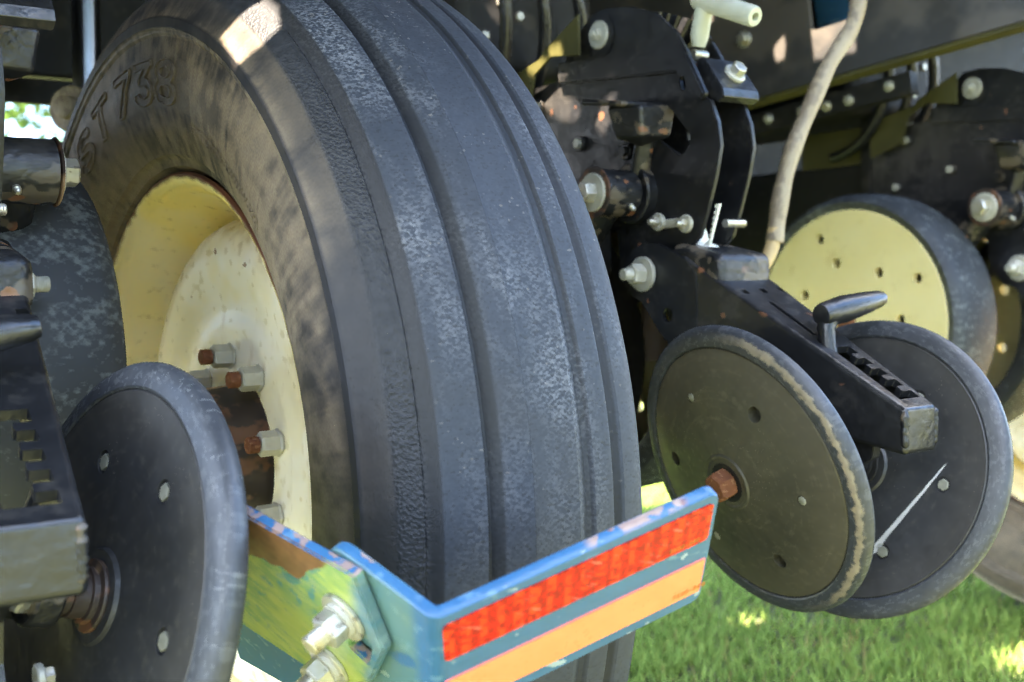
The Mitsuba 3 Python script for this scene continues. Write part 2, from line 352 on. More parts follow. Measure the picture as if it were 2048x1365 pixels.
def grass():
    n = 90000
    # denser close to the camera side, thinning out behind
    x = np.concatenate([rng.uniform(.55, 3.2, n), rng.uniform(-.6, 1.2, n//4), rng.uniform(1.2, 7, n//2)])
    y = np.concatenate([rng.uniform(-.55, 2.2, n), rng.uniform(.3, 1.6, n//4), rng.uniform(.6, 7, n//2)])
    N = len(x)
    cl = meshkit.fbm(np.stack([x*7, y*7, x*0], -1), 3, 5)
    h = (.012 + .026*rng.random(N)**1.4)*(.40 + 1.2*cl)
    az = rng.uniform(0, 2*np.pi, N); w = rng.uniform(.0012, .0030, N); ln = rng.uniform(.2, 1.0, N)*h
    dx, dy = np.cos(az), np.sin(az)
    b = np.stack([x, y, np.full(N, GZ)], -1)
    side = np.stack([-dy, dx, 0*dx], -1)*w[:, None]
    lean = np.stack([dx, dy, 0*dx], -1)*ln[:, None]
    midp = b + lean*.35 + np.array([0, 0, 1])*h[:, None]*.62
    tip = b + lean + np.array([0, 0, 1])*h[:, None]
    V = np.stack([b - side, b + side, midp - side*.8, midp + side*.8, tip], 1).reshape(-1, 3)
    o = (np.arange(N)*5)[:, None, None]
    F = (np.array([[0, 1, 3], [0, 3, 2], [2, 3, 4]])[None] + o).reshape(-1, 3)
    t = rng.random(N)*.6 + .5*meshkit.fbm(np.stack([x*9, y*9, x*0+7], -1), 3, 4) - .05
    c = np.stack([.15 + .20*t, .26 + .20*t, .06 + .06*t], -1)
    dry = rng.random(N) < (.03 + .12*(meshkit.fbm(np.stack([x*5, y*5, x*0+3], -1), 2, 9) > .62))
    c[dry] = np.array([.30, .26, .10])*(0.7 + .5*rng.random(dry.sum()))[:, None]
    return trimesh.Trimesh(V, F, process=False), np.repeat(c, 5, 0)
gm, gc = grass()
scene['grass_blade'] = {'type': 'principledthin', 'base_color': {'type': 'mesh_attribute', 'name': 'vertex_color'}, 'roughness': .55, 'diff_trans': .7, 'spec_trans': 0.0}
scene['grass'] = mikit.ply(gm, 'grass_blade', smooth=False, color=gc)
tag('grass', 'short green lawn grass with a few yellow blades', 'grass', kind='stuff')

# ------------------------------------------------------------------ transport wheel (ribbed tyre on a cream steel wheel)
XA = frame([0, 0, 0], [1, 0, 0], [0, 0, 1])                     # lathe axis -> +x
left_prof = [(.018, .268), (.006, .274), (-.0035, .2785), (-.0055, .284), (-.0085, .287), (-.0115, .2885), (-.0155, .297), (-.0225, .312), (-.0285, .331), (-.0318, .352),
             (-.0322, .370), (-.0312, .384), (-.0306, .390), (-.0312, .3912), (-.0322, .3920), (-.0330, .3935), (-.0330, .3955), (-.0346, .3975), (-.0346, .4055), (-.0325, .4085),
             (-.0290, .415), (-.0245, .423), (-.0200, .4290), (-.0185, .4305), (-.0110, .4375), (-.0070, .4405), (-.0062, .4400), (-.0055, .4408), (-.0008, .4475), (.0012, .4497), (.0035, .4510)]
tread = [(.0150, .4552), (.0270, .4588), (.0288, .4594), (.0298, .4586), (.0312, .4550), (.0325, .4540), (.0350, .4543), (.0385, .4580), (.0430, .4626), (.0460, .4642), (.0598, .4692), (.0606, .4670), (.0775, .4680)]
half = left_prof + tread
XC = .0775
prof = half + [(2*XC - a, r) for a, r in reversed(half[:-1])]
# the right hand side of the tread differs a little: wide shallow hollow between middle rib and right rib
def tread_fix(p):
    out = []
    for a, r in p:
        out.append((a, r))
    return out
def densify(p, mx=.006):
    out = [p[0]]
    for (a0, r0), (a1, r1) in zip(p[:-1], p[1:]):
        k = max(1, int(math.ceil(math.hypot(a1-a0, r1-r0)/mx)))
        for i in range(1, k+1): out.append((a0+(a1-a0)*i/k, r0+(r1-r0)*i/k))
    return out
prof = [(a, r) for a, r in prof]
rightp = [(.0962, .4705), (.0990, .4692), (.1050, .4660), (.1085, .4668), (.1110, .4694), (.1250, .4700), (.1268, .4694), (.1285, .4645), (.1315, .4630), (.1355, .4642), (.1395, .4666), (.1480, .4660), (.1560, .4640), (.1605, .4605), (.1640, .4540), (.1655, .4460)]
prof = left_prof + tread[:-1] + [(.0775, .4680)] + rightp + [(2*XC - a, r) for a, r in reversed(left_prof) if r < .4380]
tyre_mesh = lathe(densify(prof), 420, XA)
# slow unevenness of the old casing
pv = tyre_mesh.vertices; rv = np.hypot(pv[:, 1], pv[:, 2])
k = (meshkit.fbm(pv*7, 3, 2) - .5)*.0022
tyre_mesh.vertices = pv + np.stack([0*k, pv[:, 1]/rv*k, pv[:, 2]/rv*k], -1)

def text_rings(txt, h, wdt):
    """outline of raised lettering as shapely polygons, x to the right, y up."""
    m = meshkit.text_mesh(txt, h, .01, bold=True)
    sec = m.section(plane_origin=[0, 0, .005], plane_normal=[0, 0, 1])
    out = []
    for e in sec.to_2D(to_2D=np.eye(4))[0].polygons_full: out.append(e)
    return unary_union(out)
def side_x(r):
    q = np.array(left_prof[:22]); return np.interp(r, q[:, 1], q[:, 0])
def wrap_text(poly, r0, a0, depth, slant=.0):
    """lay flat lettering round the left sidewall: x -> angle (clockwise as seen from the left), y -> radius."""
    parts = [trimesh.creation.extrude_polygon(g, 1.0, engine='earcut') for g in getattr(poly, 'geoms', [poly]) if g.area > 1e-7]
    m = trimesh.util.concatenate(parts); m = m.subdivide_to_size(.01, max_iter=8) if False else m
    v = m.vertices; x, y, z = v[:, 0] + v[:, 1]*slant, v[:, 1], v[:, 2]
    r = r0 + y; a = a0 - x/(r0 + .018)
    # top of the wheel is angle 90 deg with angle measured from +y; from the left, forward is to the left
    X = side_x(r) + .0012 - (.0012 + depth)*z
    m.vertices = np.stack([X, r*np.cos(a), r*np.sin(a)], -1)
    m.invert()
    return m
def letter(ch, a0, width):
    """one raised, outlined letter: low face with a proud rim."""
    P = text_rings(ch, .036, 0).buffer(.0006); x0, _, x1, _ = P.bounds
    P = affinity.translate(P, -x0, 0).simplify(.0002)
    ring = P.difference(P.buffer(-.0012)).simplify(.0002)
    out = []
    for Q, dep in ((P, .0008), (ring, .0022)):
        parts = [trimesh.creation.extrude_polygon(g, 1.0, engine='earcut') for g in getattr(Q, 'geoms', [Q]) if g.area > 1e-7]
        m = trimesh.util.concatenate(parts); v = m.vertices
        x, y, z = v[:, 0]/(x1-x0)*width + v[:, 1]*.12, v[:, 1], v[:, 2]
        r = .3335 + y; a = math.radians(a0) + x/.352
        m.vertices = np.stack([side_x(r) + .0010 - (.0010 + dep)*z, r*np.cos(a), r*np.sin(a)], -1)
        if m.volume < 0: m.invert()
        out.append(m)
    return trimesh.util.concatenate(out)
LETTERS = (('S', 57.5, .048), ('T', 67.5, .048), ('7', 79.0, .048), ('3', 88.2, .050), ('8', 97.2, .052))
def size_marks():
    """worn, unreadable small mould marks below the large lettering."""
    g = np.random.default_rng(3); ms = []
    for i in range(26):
        a = math.radians(110.5 + i*1.12)
        for j in range(2):
            hh = .0042*g.uniform(.5, 1); ww = .0016*g.uniform(.6, 1.3)
            r = .3165 + j*.006 + g.uniform(-.001, .001); x = side_x(r)
            m = trimesh.creation.box([.0018, ww, hh]); M = np.eye(4)
            c, s = math.cos(a + g.uniform(-.004, .004)), math.sin(a)
            M[:3, :3] = np.array([[1, 0, 0], [0, -s, c], [0, c, s]]); M[:3, 3] = [x, r*c, r*s]
            ms.append(put(m, M))
    return trimesh.util.concatenate(ms)
rim_prof = [(.004, .2605), (-.0010, .2665), (-.0016, .2705), (.0005, .2735), (.0035, .2725)]
rim_in = [(.0035, .2725), (.0005, .2735), (-.0016, .2712), (-.0012, .2675), (.004, .2615), (.012, .2570), (.030, .2520), (.055, .2460), (.075, .2380), (.100, .2360), (.150, .2600), (.158, .2720)]
disc_prof = [(.098, .2365), (.080, .2355), (.066, .2320), (.0545, .2260), (.0470, .2170), (.0430, .2050), (.0425, .1930), (.0455, .1760), (.0500, .1600), (.0525, .1470), (.0515, .1370), (.0500, .1270), (.0525, .1190), (.0530, .1100), (.0530, .0830), (.0550, .0810), (.068, .0810)]
def build_wheel(root, x0, rubber, phase):
    to = {'to_world': T().translate([x0, 0, 0])}
    R_ = np.eye(4)
    R_[:3, :3] = trimesh.transformations.rotation_matrix(phase, [1, 0, 0])[:3, :3]
    P = lambda sub, m, b, s=32: add(f'{root}__{sub}', put(m, R_), b, s, **to)
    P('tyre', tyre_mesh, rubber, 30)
    for ch, a0, wd in LETTERS: P('tyre__sidewall_letter', letter(ch, a0, wd), rubber, 20)
    P('tyre__mould_marks', size_marks(), rubber, 20)
    P('rim', lathe(rim_in, 200, XA), 'rim_paint', 40)
    P('wheel_disc', lathe(disc_prof, 200, XA), 'cream_disc', 50)
    hub = lathe([(-.040, 0), (-.040, .036), (-.036, .039), (-.036, .058), (-.031, .0665), (.010, .0690), (.050, .0715), (.070, .0720)], 80, XA)
    P('hub', hub, 'hub_rust', 35)
    for i in range(9):
        a = math.radians(14 + 40*i); c = np.array([.0522, -.0995*math.cos(a), .0995*math.sin(a)])
        M = frame(c, [-1, 0, 0], [0, math.cos(a*1.7 + i), math.sin(a*1.7 + i)])
        k = P('lug_nut', put(lathe([(0, 0), (0, .0128), (.002, .0132), (.003, .0116), (.018, .0116), (.0198, .0100), (.0198, 0)], 6), M), 'zinc_dull', 20)
        add(k + '__stud', put(put(stud(.0076, .010), frame(c + [-.021, 0, 0], [-1, 0, 0])), R_), 'rust', 25, **to)
build_wheel('transport_wheel', 0.0, 'rubber_wheel', 0.0)
tag('transport_wheel', 'large ribbed black tyre on a cream steel wheel, in front between two row units', 'wheel', 'transport wheels of the planter')
build_wheel('transport_wheel_001', 1.6, 'rubber_wheel_dusty', 2.4)
tag('transport_wheel_001', 'dusty tan tyre on the grass at the far right, mostly hidden by a closing wheel', 'wheel', 'transport wheels of the planter')

# ------------------------------------------------------------------ row units
def nrm(az, el): return np.array([math.cos(el)*math.cos(az), math.cos(el)*math.sin(az), math.sin(el)])
cL, nL = np.array([.477 - CU, -.275, -.028]), nrm(-.106, .298)
cR, nR = np.array([.588 - CU, -.324, -.031]), nrm(.127, -.270)
def closing_bsdf(key, c, n, rub_angle=None, scratch=None, white=False):
    c = [float(v) for v in c]; n = np.asarray(n, float)
    e1 = np.cross([0, 0, 1], n); e1 /= np.linalg.norm(e1); e2 = np.cross(n, e1)
    def fn(p, nn, uv):
        q = p - Point3f_(c); x = dr.dot(q, Vector3f_(e1)); y = dr.dot(q, Vector3f_(e2))
        r = dr.sqrt(x*x + y*y); a = dr.atan2(y, x)
        big = fbm(p.x*20, p.y*20, p.z*20, 3); fine = fbm(p.x*150, p.y*150, p.z*150, 3)
        rad = fbm(a*9, r*14, 1.0, 3)
        face = mix((.024, .023, .018), (.070, .064, .040), big*.6 + rad*.25 + fine*.25) if rub_angle is not None else mix((.013, .014, .017), (.036, .037, .040), big*.6 + rad*.3 + fine*.2)  # left wheels: grass reflection painted in as an olive face colour
        face = mix(face, mi.Color3f(.11, .10, .08), smoothstep(.55, .80, fine)*(.10 if rub_angle is not None else .04))
        face = mix(face, mi.Color3f(.17, .14, .11), smoothstep(.84, .90, noise(p.x*520, p.y*520, p.z*520))*smoothstep(.55, .66, big)*.4)
        face = mix(face, mi.Color3f(.14, .125, .085), smoothstep(.55, .80, fbm(a*3.2, r*260, 6.0, 4)*.6 + fine*.4)*(.26 if rub_angle is not None else .10))
        face = mix(face, mi.Color3f(.10, .085, .06), smoothstep(.08, .13, r)*(.35 if rub_angle is not None else .15))
        face = mix(face, mi.Color3f(.012, .012, .013), smoothstep(.0018, .0004, dr.abs(r - .1332))*.9)
        rub = mix((.020, .022, .027), (.050, .054, .062), big*.5 + fine*.5)
        rub = mix(rub, mi.Color3f(.10, .105, .11), smoothstep(.56, .74, fbm(a*30, r*420, 3.0, 3))*.35)
        out = smoothstep(.1325, .1335, r)
        col = mix(face, rub, out)
        if rub_angle is not None:
            da = dr.cos(a - rub_angle)
            f2 = fbm(p.x*130, p.y*130, p.z*130, 3)
            m = smoothstep(.15, .75, da + (big - .5)*.6)*smoothstep(.1400, .1440, r + (f2 - .5)*.009 + (fine-.5)*.004)*smoothstep(.1495, .1470, r + (f2 - .5)*.006)*(.55 + .5*fine)
            col = mix(col, mi.Color3f(.38, .31, .21), m*.72)
        if white:
            col = mix(col, mi.Color3f(.50, .50, .48), smoothstep(.80, .88, noise(a*70, r*330, 4.0) + (fine-.5)*.3)*out*smoothstep(.141, .1435, r)*smoothstep(.5, .6, big)*.12)
        if scratch is not None:
            (x0, y0), (x1, y1) = scratch
            L = math.hypot(x1-x0, y1-y0); tx, ty = (x1-x0)/L, (y1-y0)/L
            s = (x-x0)*tx + (y-y0)*ty; t = dr.abs((x-x0)*-ty + (y-y0)*tx + (fine-.5)*.0012)
            wd = .0010 + .0030*dr.clip(s/L, 0, 1)*dr.clip((1.06 - s/L)*8, 0, 1)
            m = smoothstep(wd, wd*.55, t)*smoothstep(-.004, .004, s)*smoothstep(L + .003, L - .002, s)
            col = mix(col, mi.Color3f(.46, .46, .45), m*smoothstep(.1, .55, fine + .2))
        return col
    def bump(p, nn, uv): return fbm(p.x*170, p.y*170, p.z*170, 3)*.0005
    mat(key, fn, rough=lambda p, nn, uv: .34 + .22*fbm(p.x*60, p.y*60, p.z*60, 2), spec=.6, bump=bump)

half_c = [(-.033, 0), (-.033, .0225), (-.0328, .0245), (-.0338, .0258), (-.0336, .0285), (-.0318, .0300), (-.0285, .0550), (-.0245, .080), (-.0195, .105), (-.0130, .125), (-.0112, .1305), (-.0100, .1322), (-.0092, .1330), (-.0106, .1336), (-.0116, .1350), (-.0117, .1390), (-.0108, .1440), (-.0088, .1483), (-.0050, .1515), (.000, .1525), (.0035, .1517), (.0062, .1492), (.0082, .1440), (.0094, .1385), (.0098, .1350), (.0090, .1335),
          (.0078, .1328), (.0088, .1315), (.0085, .129), (.0045, .095), (.0040, .060), (.0055, .050), (.0065, .034), (.0065, .031), (.0090, .0290), (.0090, .022), (.0085, 0)]
def closing_mesh(c, n, flip):
    p = [(-a, r) for a, r in reversed(half_c)] if flip else half_c
    M = frame(c, n); m = mf(lathe(p, 160))
    if m.volume() < 0: pass
    for i in range(6):
        a = math.radians(96.5 + 60*i); q = [.090*math.cos(a), .090*math.sin(a), 0]
        big = i % 2 == 1
        h = m3.Manifold.cylinder(.020, .0078 if big else .0052, .0078 if big else .0052, 28)
        m = m - h.translate([q[0], q[1], -.033 if big else -.0420]) if not flip else m - m3.Manifold.cylinder(.006, .0080, .0080, 28).translate([q[0], q[1], -.0075])
    return put(m, M), M
def mesh_or(m): return m

# depth-quadrant and shank plates, outlined in (y, z)
plate_out = [(.172, .408), (.060, .412), (.047, .438), (.022, .462), (-.001, .480), (-.028, .4815), (-.068, .476), (-.112, .459), (-.143, .433), (-.160, .408), (-.185, .356), (-.193, .352), (-.203, .328), (-.2065, .303),
             (-.199, .273), (-.186, .237), (-.174, .209), (-.160, .198), (-.140, .190), (-.110, .150), (-.070, .145), (-.045, .165), (-.040, .225), (.04, .225), (.10, .20), (.172, .20)]
window = Polygon([(-.106, .352), (-.132, .352), (-.163, .318), (-.156, .303), (-.146, .2985), (-.108, .322)]).buffer(-.004).buffer(.008, 6).buffer(-.004)
slot = affinity.rotate(Point(-.152, .372).buffer(.0035).union(Point(-.152, .380).buffer(.0035)).convex_hull, -12)
def notched(pts):
    p = Polygon(pts)
    for i in range(9):
        t = i/8; y = -.03 - .10*t; z = .487 - .070*t**1.7
        p = p.difference(affinity.rotate(sbox(y-.0035, z-.013, y+.0035, z+.02), 10 + 40*t, origin=(y, z)))
    return p
strap = [(.055, .431), (-.058, .4190), (-.150, .4090), (-.166, .4060), (-.176, .3900), (-.194, .3580), (-.186, .3530), (-.180, .3550), (-.160, .3830), (-.150, .3880), (-.058, .3960), (.052, .4060)]

# tail arm: inverted U channel tapering to a closed end
TOPF, TOPT = .172, .0425
def arm_solid(hw_t=.0245):
    def lin(y, a, b): return a + (b-a)*(-.195-y)/.232
    outer = m3.Manifold.batch_hull([m3.Manifold.sphere(.0055, 20).translate(list(map(float, p))) for p in
        [(s*(.045-.0055), -.165, .189-.0055) for s in (-1, 1)] + [(s*(.045-.0055), -.150, .085) for s in (-1, 1)] + [(s*(hw_t-.0055), -.4215, TOPT-.0055) for s in (-1, 1)] +
        [(s*(hw_t-.0055), -.4215, .003) for s in (-1, 1)] + [(s*(.040-.0055), -.25, .03) for s in (-1, 1)]])
    t = .0048
    inner = m3.Manifold.batch_hull([m3.Manifold.sphere(.002, 8).translate(list(map(float, p))) for p in
        [(s*(.045-t-.002), -.12, .212-t-.002) for s in (-1, 1)] + [(s*(.045-t-.002), -.15, -.02) for s in (-1, 1)] + [(s*(hw_t-t-.002), -.4215, TOPT-t-.0055) for s in (-1, 1)] +
        [(s*(hw_t-t-.002), -.4215, -.03) for s in (-1, 1)] + [(s*(.045-t-.002), -.195, TOPF-t-.0045) for s in (-1, 1)]])
    m = outer - inner
    # front lobes round the pivot bolt
    ear = Polygon([(-.185, .100), (-.185, .168), (-.172, .183), (-.150, .194), (-.128, .203), (-.105, .206), (-.085, .199), (-.070, .185), (-.066, .168), (-.074, .150), (-.098, .139), (-.128, .104), (-.155, .080)])
    ear = ear.buffer(-.004).buffer(.008, 6).buffer(-.004)
    e = yzplate(list(ear.exterior.coords)[:-1], 0, .0055, rnd=0, holes=[Point(-.140, .125).buffer(.0075)])
    em = mf(e)
    m = m + em.translate([-.04496, 0, 0]) + em.translate([.04496-.0055, 0, 0])
    # top plate cut-outs: three square holes, a long slot and the toothed rack slot, cut through along the plate normal
    nrm_ = np.array([0, -.485, .8745]); sdir = np.array([0, -.8745, -.485])
    def cut(poly):
        pr = mf(prism(poly, .05)); M = np.eye(4); M[:3, 0] = [1, 0, 0]; M[:3, 1] = -sdir; M[:3, 2] = np.cross([1, 0, 0], -sdir); M[:3, 3] = np.array([0, -.195, TOPF]) - M[:3, 2]*.025
        return mf(put(tm(pr), M))
    cuts = []
    for x, s in ((-.026, .0475), (.003, .0465), (.033, .0450)):
        cuts.append(sbox(x-.0042, -s-.0042, x+.0042, -s+.0042))
    cuts.append(LineString([(-.010, -.072), (-.0105, -.134)]).buffer(.0028))
    left, right = -.0135, .0165
    rack = Polygon([(left, -.160), (right-.001, -.160), (right, -.252), (left-.001, -.252)])
    for i in range(4):
        y = -.1775 - .0195*i
        rack = rack.difference(sbox(right-.0125, y-.0042, right+.01, y+.0042).buffer(-.002).buffer(.002, 4))
    cuts.append(rack.buffer(-.0012).buffer(.0024, 4).buffer(-.0012))
    cuts.append(affinity.scale(Point(0, .012).buffer(.036), 1.0, 1.0))
    for p in cuts: m = m - cut(p)
    return m
arm_mesh = tm(arm_solid()); arm_wide = tm(arm_solid(.0262))

def handle_mesh(flip=False):
    a = np.array([-.016, -.325, .1245]); b = np.array([.083, -.325, .1395])
    if flip: a, b = a, b
    grip = tube([a + (b-a)*t for t in (0, .01, .06, .35, .7, .93, .985, 1)], [.0085, .0105, .0122, .0140, .0115, .0088, .0068, .002], 24)
    stem = tube([[-.010, -.331, .083], [-.010, -.328, .098], [-.008, -.325, .112], [-.002, -.325, .124]], [.0085, .0085, .0090, .0105], 20)
    return grip, stem
def rocker(s):
    """cast depth-stop on one side (s = -1 left, 1 right): head, shelf, stem, collar round the pivot barrel."""
    X = lambda x: s*x
    q = lambda P, r: hullpts([(X(x), y, z) for x, y, z in P], r, 16)
    head = q([(.022, -.125, .351), (.066, -.125, .349), (.070, -.085, .353), (.022, -.085, .355), (.026, -.122, .326), (.062, -.122, .324), (.062, -.088, .326), (.030, -.09, .328), (.046, -.105, .318)], .0055)
    if s > 0:
        head = head.translate([.002, 0, .013]); stem_top = .331
    shelf = q([(.030, -.118, .3565), (.086, -.118, .3545), (.090, -.060, .364), (.020, -.062, .366)], .0032)
    stem = q([(.036, -.106, .318), (.044, -.100, .318), (.030, -.088, .270), (.040, -.082, .270)], .006)
    col = mf(lathe([(0, .0), (0, .0315), (.002, .0335), (.014, .0335), (.016, .0315), (.016, 0)], 48, frame([X(.026) if s > 0 else X(.042), -.077, .262], [1, 0, 0])))
    return tm(head + stem + col + (shelf if s < 0 else stem.translate([0, 0, .012])))

def build_unit(key, k):
    root = key; off = np.array([CU + SP*k, 0, 0])
    to = {'to_world': T().translate(off.tolist())}
    def P(sub, m, b, s=32, M=None):
        return add(f'{root}__{sub}', put(m, M) if M is not None else m, b, s, **to)
    def bolt(sub, c, dirv, r, h, mat_='zinc', washer=None, washer_mat='zinc_dull', tip=0, rot=.3, flange=False):
        c = np.asarray(c, float); dv = np.asarray(dirv, float); dv = dv/np.linalg.norm(dv)
        F = frame(c, dv); F = F @ trimesh.transformations.rotation_matrix(rot, [0, 0, 1])
        z0 = 0.0
        name = P(sub, put(cyl(r*.62, .004), F), mat_) [len(root)+2:]
        if washer:
            P(f'{name}__washer', put(lathe([(0, 0), (0, washer-.001), (.001, washer), (.004, washer), (.005, washer-.0012), (.005, 0)], 48), F), washer_mat); z0 = .005
        P(f'{name}__nut', put(hexa(r, h), F @ trimesh.transformations.translation_matrix([0, 0, z0])), mat_, 18)
        if tip:
            P(f'{name}__stud', put(stud(r*.56, tip), F @ trimesh.transformations.translation_matrix([0, 0, z0+h])), mat_, 25)
    # plates
    Pl = yzplate(plate_out, -.028, -.022, rnd=0, holes=[window, slot])
    P('side_plate', Pl, 'plate_paint', 25)
    pr = notched(plate_out); pr = max(getattr(pr, 'geoms', [pr]), key=lambda g: g.area)
    P('side_plate', yzplate(list(pr.exterior.coords)[:-1], .022, .028, rnd=.0, holes=[window]), 'plate_paint', 25)
    P('strap', yzplate(strap, -.0375, -.0285, rnd=.004, cham=.002), 'plate_paint', 30)
    P('gusset', yzplate([(.074, .438), (.066, .446), (-.002, .478), (-.002, .430), (.052, .437), (.085, .420), (.098, .380), (.16, .36), (.16, .42)], -.049, -.045, rnd=0), 'olive_panel', 25)
    P('end_block', yzplate([(-.170, .4005), (-.178, .4000), (-.2045, .3640), (-.2065, .3550), (-.199, .3500), (-.188, .3530), (-.166, .390)], -.0215, .034 if k >= 0 else .064, rnd=.0015, cham=.001), 'black_paint', 30)
    bolt('block_bolt', [.010, -.191, .3815], [0, -.80, .59], .0088, .009, washer=.0125)
    # quadrant pivot bolt with wide washer
    bolt('quadrant_bolt', [-.028, -.018, .4525], [-1, 0, 0], .0075, .006, 'zinc_dull', washer=.0165, tip=.004)
    P('lug', yzplate([(-.018 + .025*math.cos(t), .4525 + .027*math.sin(t)) for t in np.linspace(0, 2*math.pi, 24, endpoint=False)], -.0300, -.0282, rnd=0), 'black_paint')
    # T lever standing in the notches
    th = P('depth_lever', cat(tube([[0, -.149, .418], [0, -.151, .430], [0, -.155, .444], [0, -.1585, .458]], [.0075, .0105, .0100, .0098], 20),
                              lathe([(0, .0068), (.001, .0112), (.088, .0112), (.0905, .0095), (.0905, .0045), (.080, .0042), (.080, 0)], 24, frame([0, -.149, .4705], [0, -.92, -.40]))), 'pale_plastic', 35)
    P('lever_pin', put(cyl(.006, .020), frame([-.010, -.150, .409], [1, 0, 0])), 'zinc')
    # cross barrel
    bc = [0, -.077, .262]
    def barrel(x0, x1): return lathe([(0, 0), (0, .0235), (.001, .0265), (x1-x0-.001, .0265), (x1-x0, .0235), (x1-x0, 0)], 56, frame([x0, bc[1], bc[2]], [1, 0, 0]))
    for s in (-1, 1):
        a, b = sorted((s*.044, s*.092))
        P('pivot_barrel', barrel(a, b), 'cast_black', 35)
        P('barrel_end', put(lathe([(0, .012), (0, .0275), (.0010, .0285), (.002, .0275), (.002, .012)], 48), frame([s*.0925, bc[1], bc[2]], [s, 0, 0])), 'hub_rust', 30)
        bolt('barrel_bolt', [s*.0925, bc[1], bc[2]], [s, 0, 0], .0120, .014, washer=.0215)
        P('grease_nipple', put(lathe([(0, 0), (0, .0035), (.003, .0035), (.004, .0022), (.006, .0030), (.008, .0018), (.008, 0)], 20), frame([s*.058, bc[1]-.021, bc[2]-.0155], [0, -.8, -.6])), 'zinc')
        P('depth_stop', rocker(s), 'cast_black', 40)
    # link with two small bolts on the left plate
    P('link', rbox(-.034, -.029, -.163, -.118, .2205, .2305, .002), 'zinc_dull')
    for y, z in ((-.118, .228), (-.161, .2235)):
        bolt('link_bolt', [-.033, y, z], [-1, 0, 0], .0058, .006, washer=.0098, tip=.006)
    P('link_pin', put(stud(.0045, .03), frame([.0, -.185, .223], [1, 0, 0])), 'zinc')
    # white ratchet strip and seed funnel in the mouth of the arm
    ys = [(-.196, .243), (-.190, .243)] + [q for i in range(6) for q in ((-.1885 + .0018*i, .2400 - .006*i), (-.1915 + .0020*i, .2375 - .006*i))] + [(-.172, .200), (-.180, .2)]
    P('ratchet_strip', yzplate(ys, -.0195, -.0165, rnd=0, cham=0), 'white_plastic')
    P('seed_funnel', lathe([(0, .026), (.004, .024), (.010, .012), (.030, .007), (.036, .0065)], 32, frame([-.004, -.150, .193], [0, .05, 1])), 'white_plastic')
    P('casting', hullpts([(x, y, z) for x in (-.030, .030) for y, z in ((-.205, .180), (-.150, .192), (-.205, .160), (-.150, .150))], .011, 16), 'cast_black', 40)
    # tail arm
    yaw = trimesh.transformations.rotation_matrix(-0.052 if k < 0 else 0, [0, 0, 1], [0, -.105, .17])
    g9 = np.random.default_rng(5)
    for sx in (-1, 1):
        wp = [[sx*.0228 + g9.uniform(-.0006, .0006), -.4248, .004 + .034*t] for t in np.linspace(0, 1, 16)]
        P('weld', put(tube(wp, [.0016] + list(.0030 + .0012*g9.random(14)) + [.0016], 12), yaw), 'cast_black', 50)
    bolt('plate_boss', [-.028, -.062, .312], [-1, 0, 0], .0065, .005, 'cast_black', washer=.0095, washer_mat='cast_black')
    for yy, zz in ((.02, .33), (.06, .26), (.12, .31), (.10, .385)):
        bolt('plate_bolt', [-.028, yy, zz], [-1, 0, 0], .0062, .005, 'zinc_dull', washer=.009, washer_mat='cast_black')
    P('tail_arm', put(arm_wide if k < 0 else arm_mesh, yaw), 'black_paint', 28)
    for s in (-1, 1):
        bolt('pivot_bolt', [s*.046, -.105, .1705], [s, 0, 0], .0118, .015, 'zinc_dull', washer=.0195, tip=.012, rot=.8)
    g, st = handle_mesh()
    Mh = yaw if k >= 0 else trimesh.transformations.translation_matrix([-.056, .004, .003]) @ yaw
    hk = P('down_force_handle', put(g, Mh), 'black_paint', 40)
    add(hk + '__stem', put(st, Mh), 'black_paint', 40, **to)
    # closing wheels
    for nm, c, n, flip in (('L', cL, nL, False), ('R', cR, nR, True)):
        key_b = f'closing_rubber_{nm}_{k+1}'
        sc = None
        if nm == 'R' and k == 0:
            e1 = np.cross([0, 0, 1], n); e1 /= np.linalg.norm(e1); e2 = np.cross(n, e1)
            pr_ = lambda X: (float((np.array(X) - off - c)@e1), float((np.array(X) - off - c)@e2))
            sc = (pr_([.596, -.413, -.021]), pr_([.562, -.350, -.114]))
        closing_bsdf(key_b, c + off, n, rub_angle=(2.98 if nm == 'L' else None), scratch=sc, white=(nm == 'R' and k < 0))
        m, M = closing_mesh(c, n, flip)
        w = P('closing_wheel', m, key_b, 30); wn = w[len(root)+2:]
        for i in range(6):
            a = math.radians(96.5 + 60*i)
            if flip:
                add(w + '__rivet', put(hexa(.0058, .0025), M @ trimesh.transformations.translation_matrix([.090*math.cos(a), .090*math.sin(a), -.0020]) @ trimesh.transformations.rotation_matrix(math.pi, [1, 0, 0])), 'rivet_steel', 20, **to)
            elif i % 2 == 0:
                add(w + '__rivet', put(lathe([(0, 0), (0, .005), (.002, .0042), (.003, .0025), (.0032, 0)], 20), M @ trimesh.transformations.translation_matrix([.090*math.cos(a), .090*math.sin(a), -.0205]) @ trimesh.transformations.rotation_matrix(math.pi, [1, 0, 0])), 'rivet_steel', 30, **to)
        if not flip:
            Mb = M @ trimesh.transformations.translation_matrix([0, 0, -.032]) @ trimesh.transformations.rotation_matrix(math.pi, [1, 0, 0])
            add(w + '__hub_bolt', put(lathe([(0, 0), (0, .0150), (.001, .0158), (.0145, .0155), (.018, .0130), (.0190, .008), (.0190, 0)], 6), Mb), 'rust', 20, **to)
            add(w + '__hub_washer', put(lathe([(0, .0150), (.0, .0205), (.0015, .0205), (.0015, .0150)], 40), Mb), 'dark_steel', 30, **to)
        else:
            Mb = M @ trimesh.transformations.rotation_matrix(math.pi, [1, 0, 0])
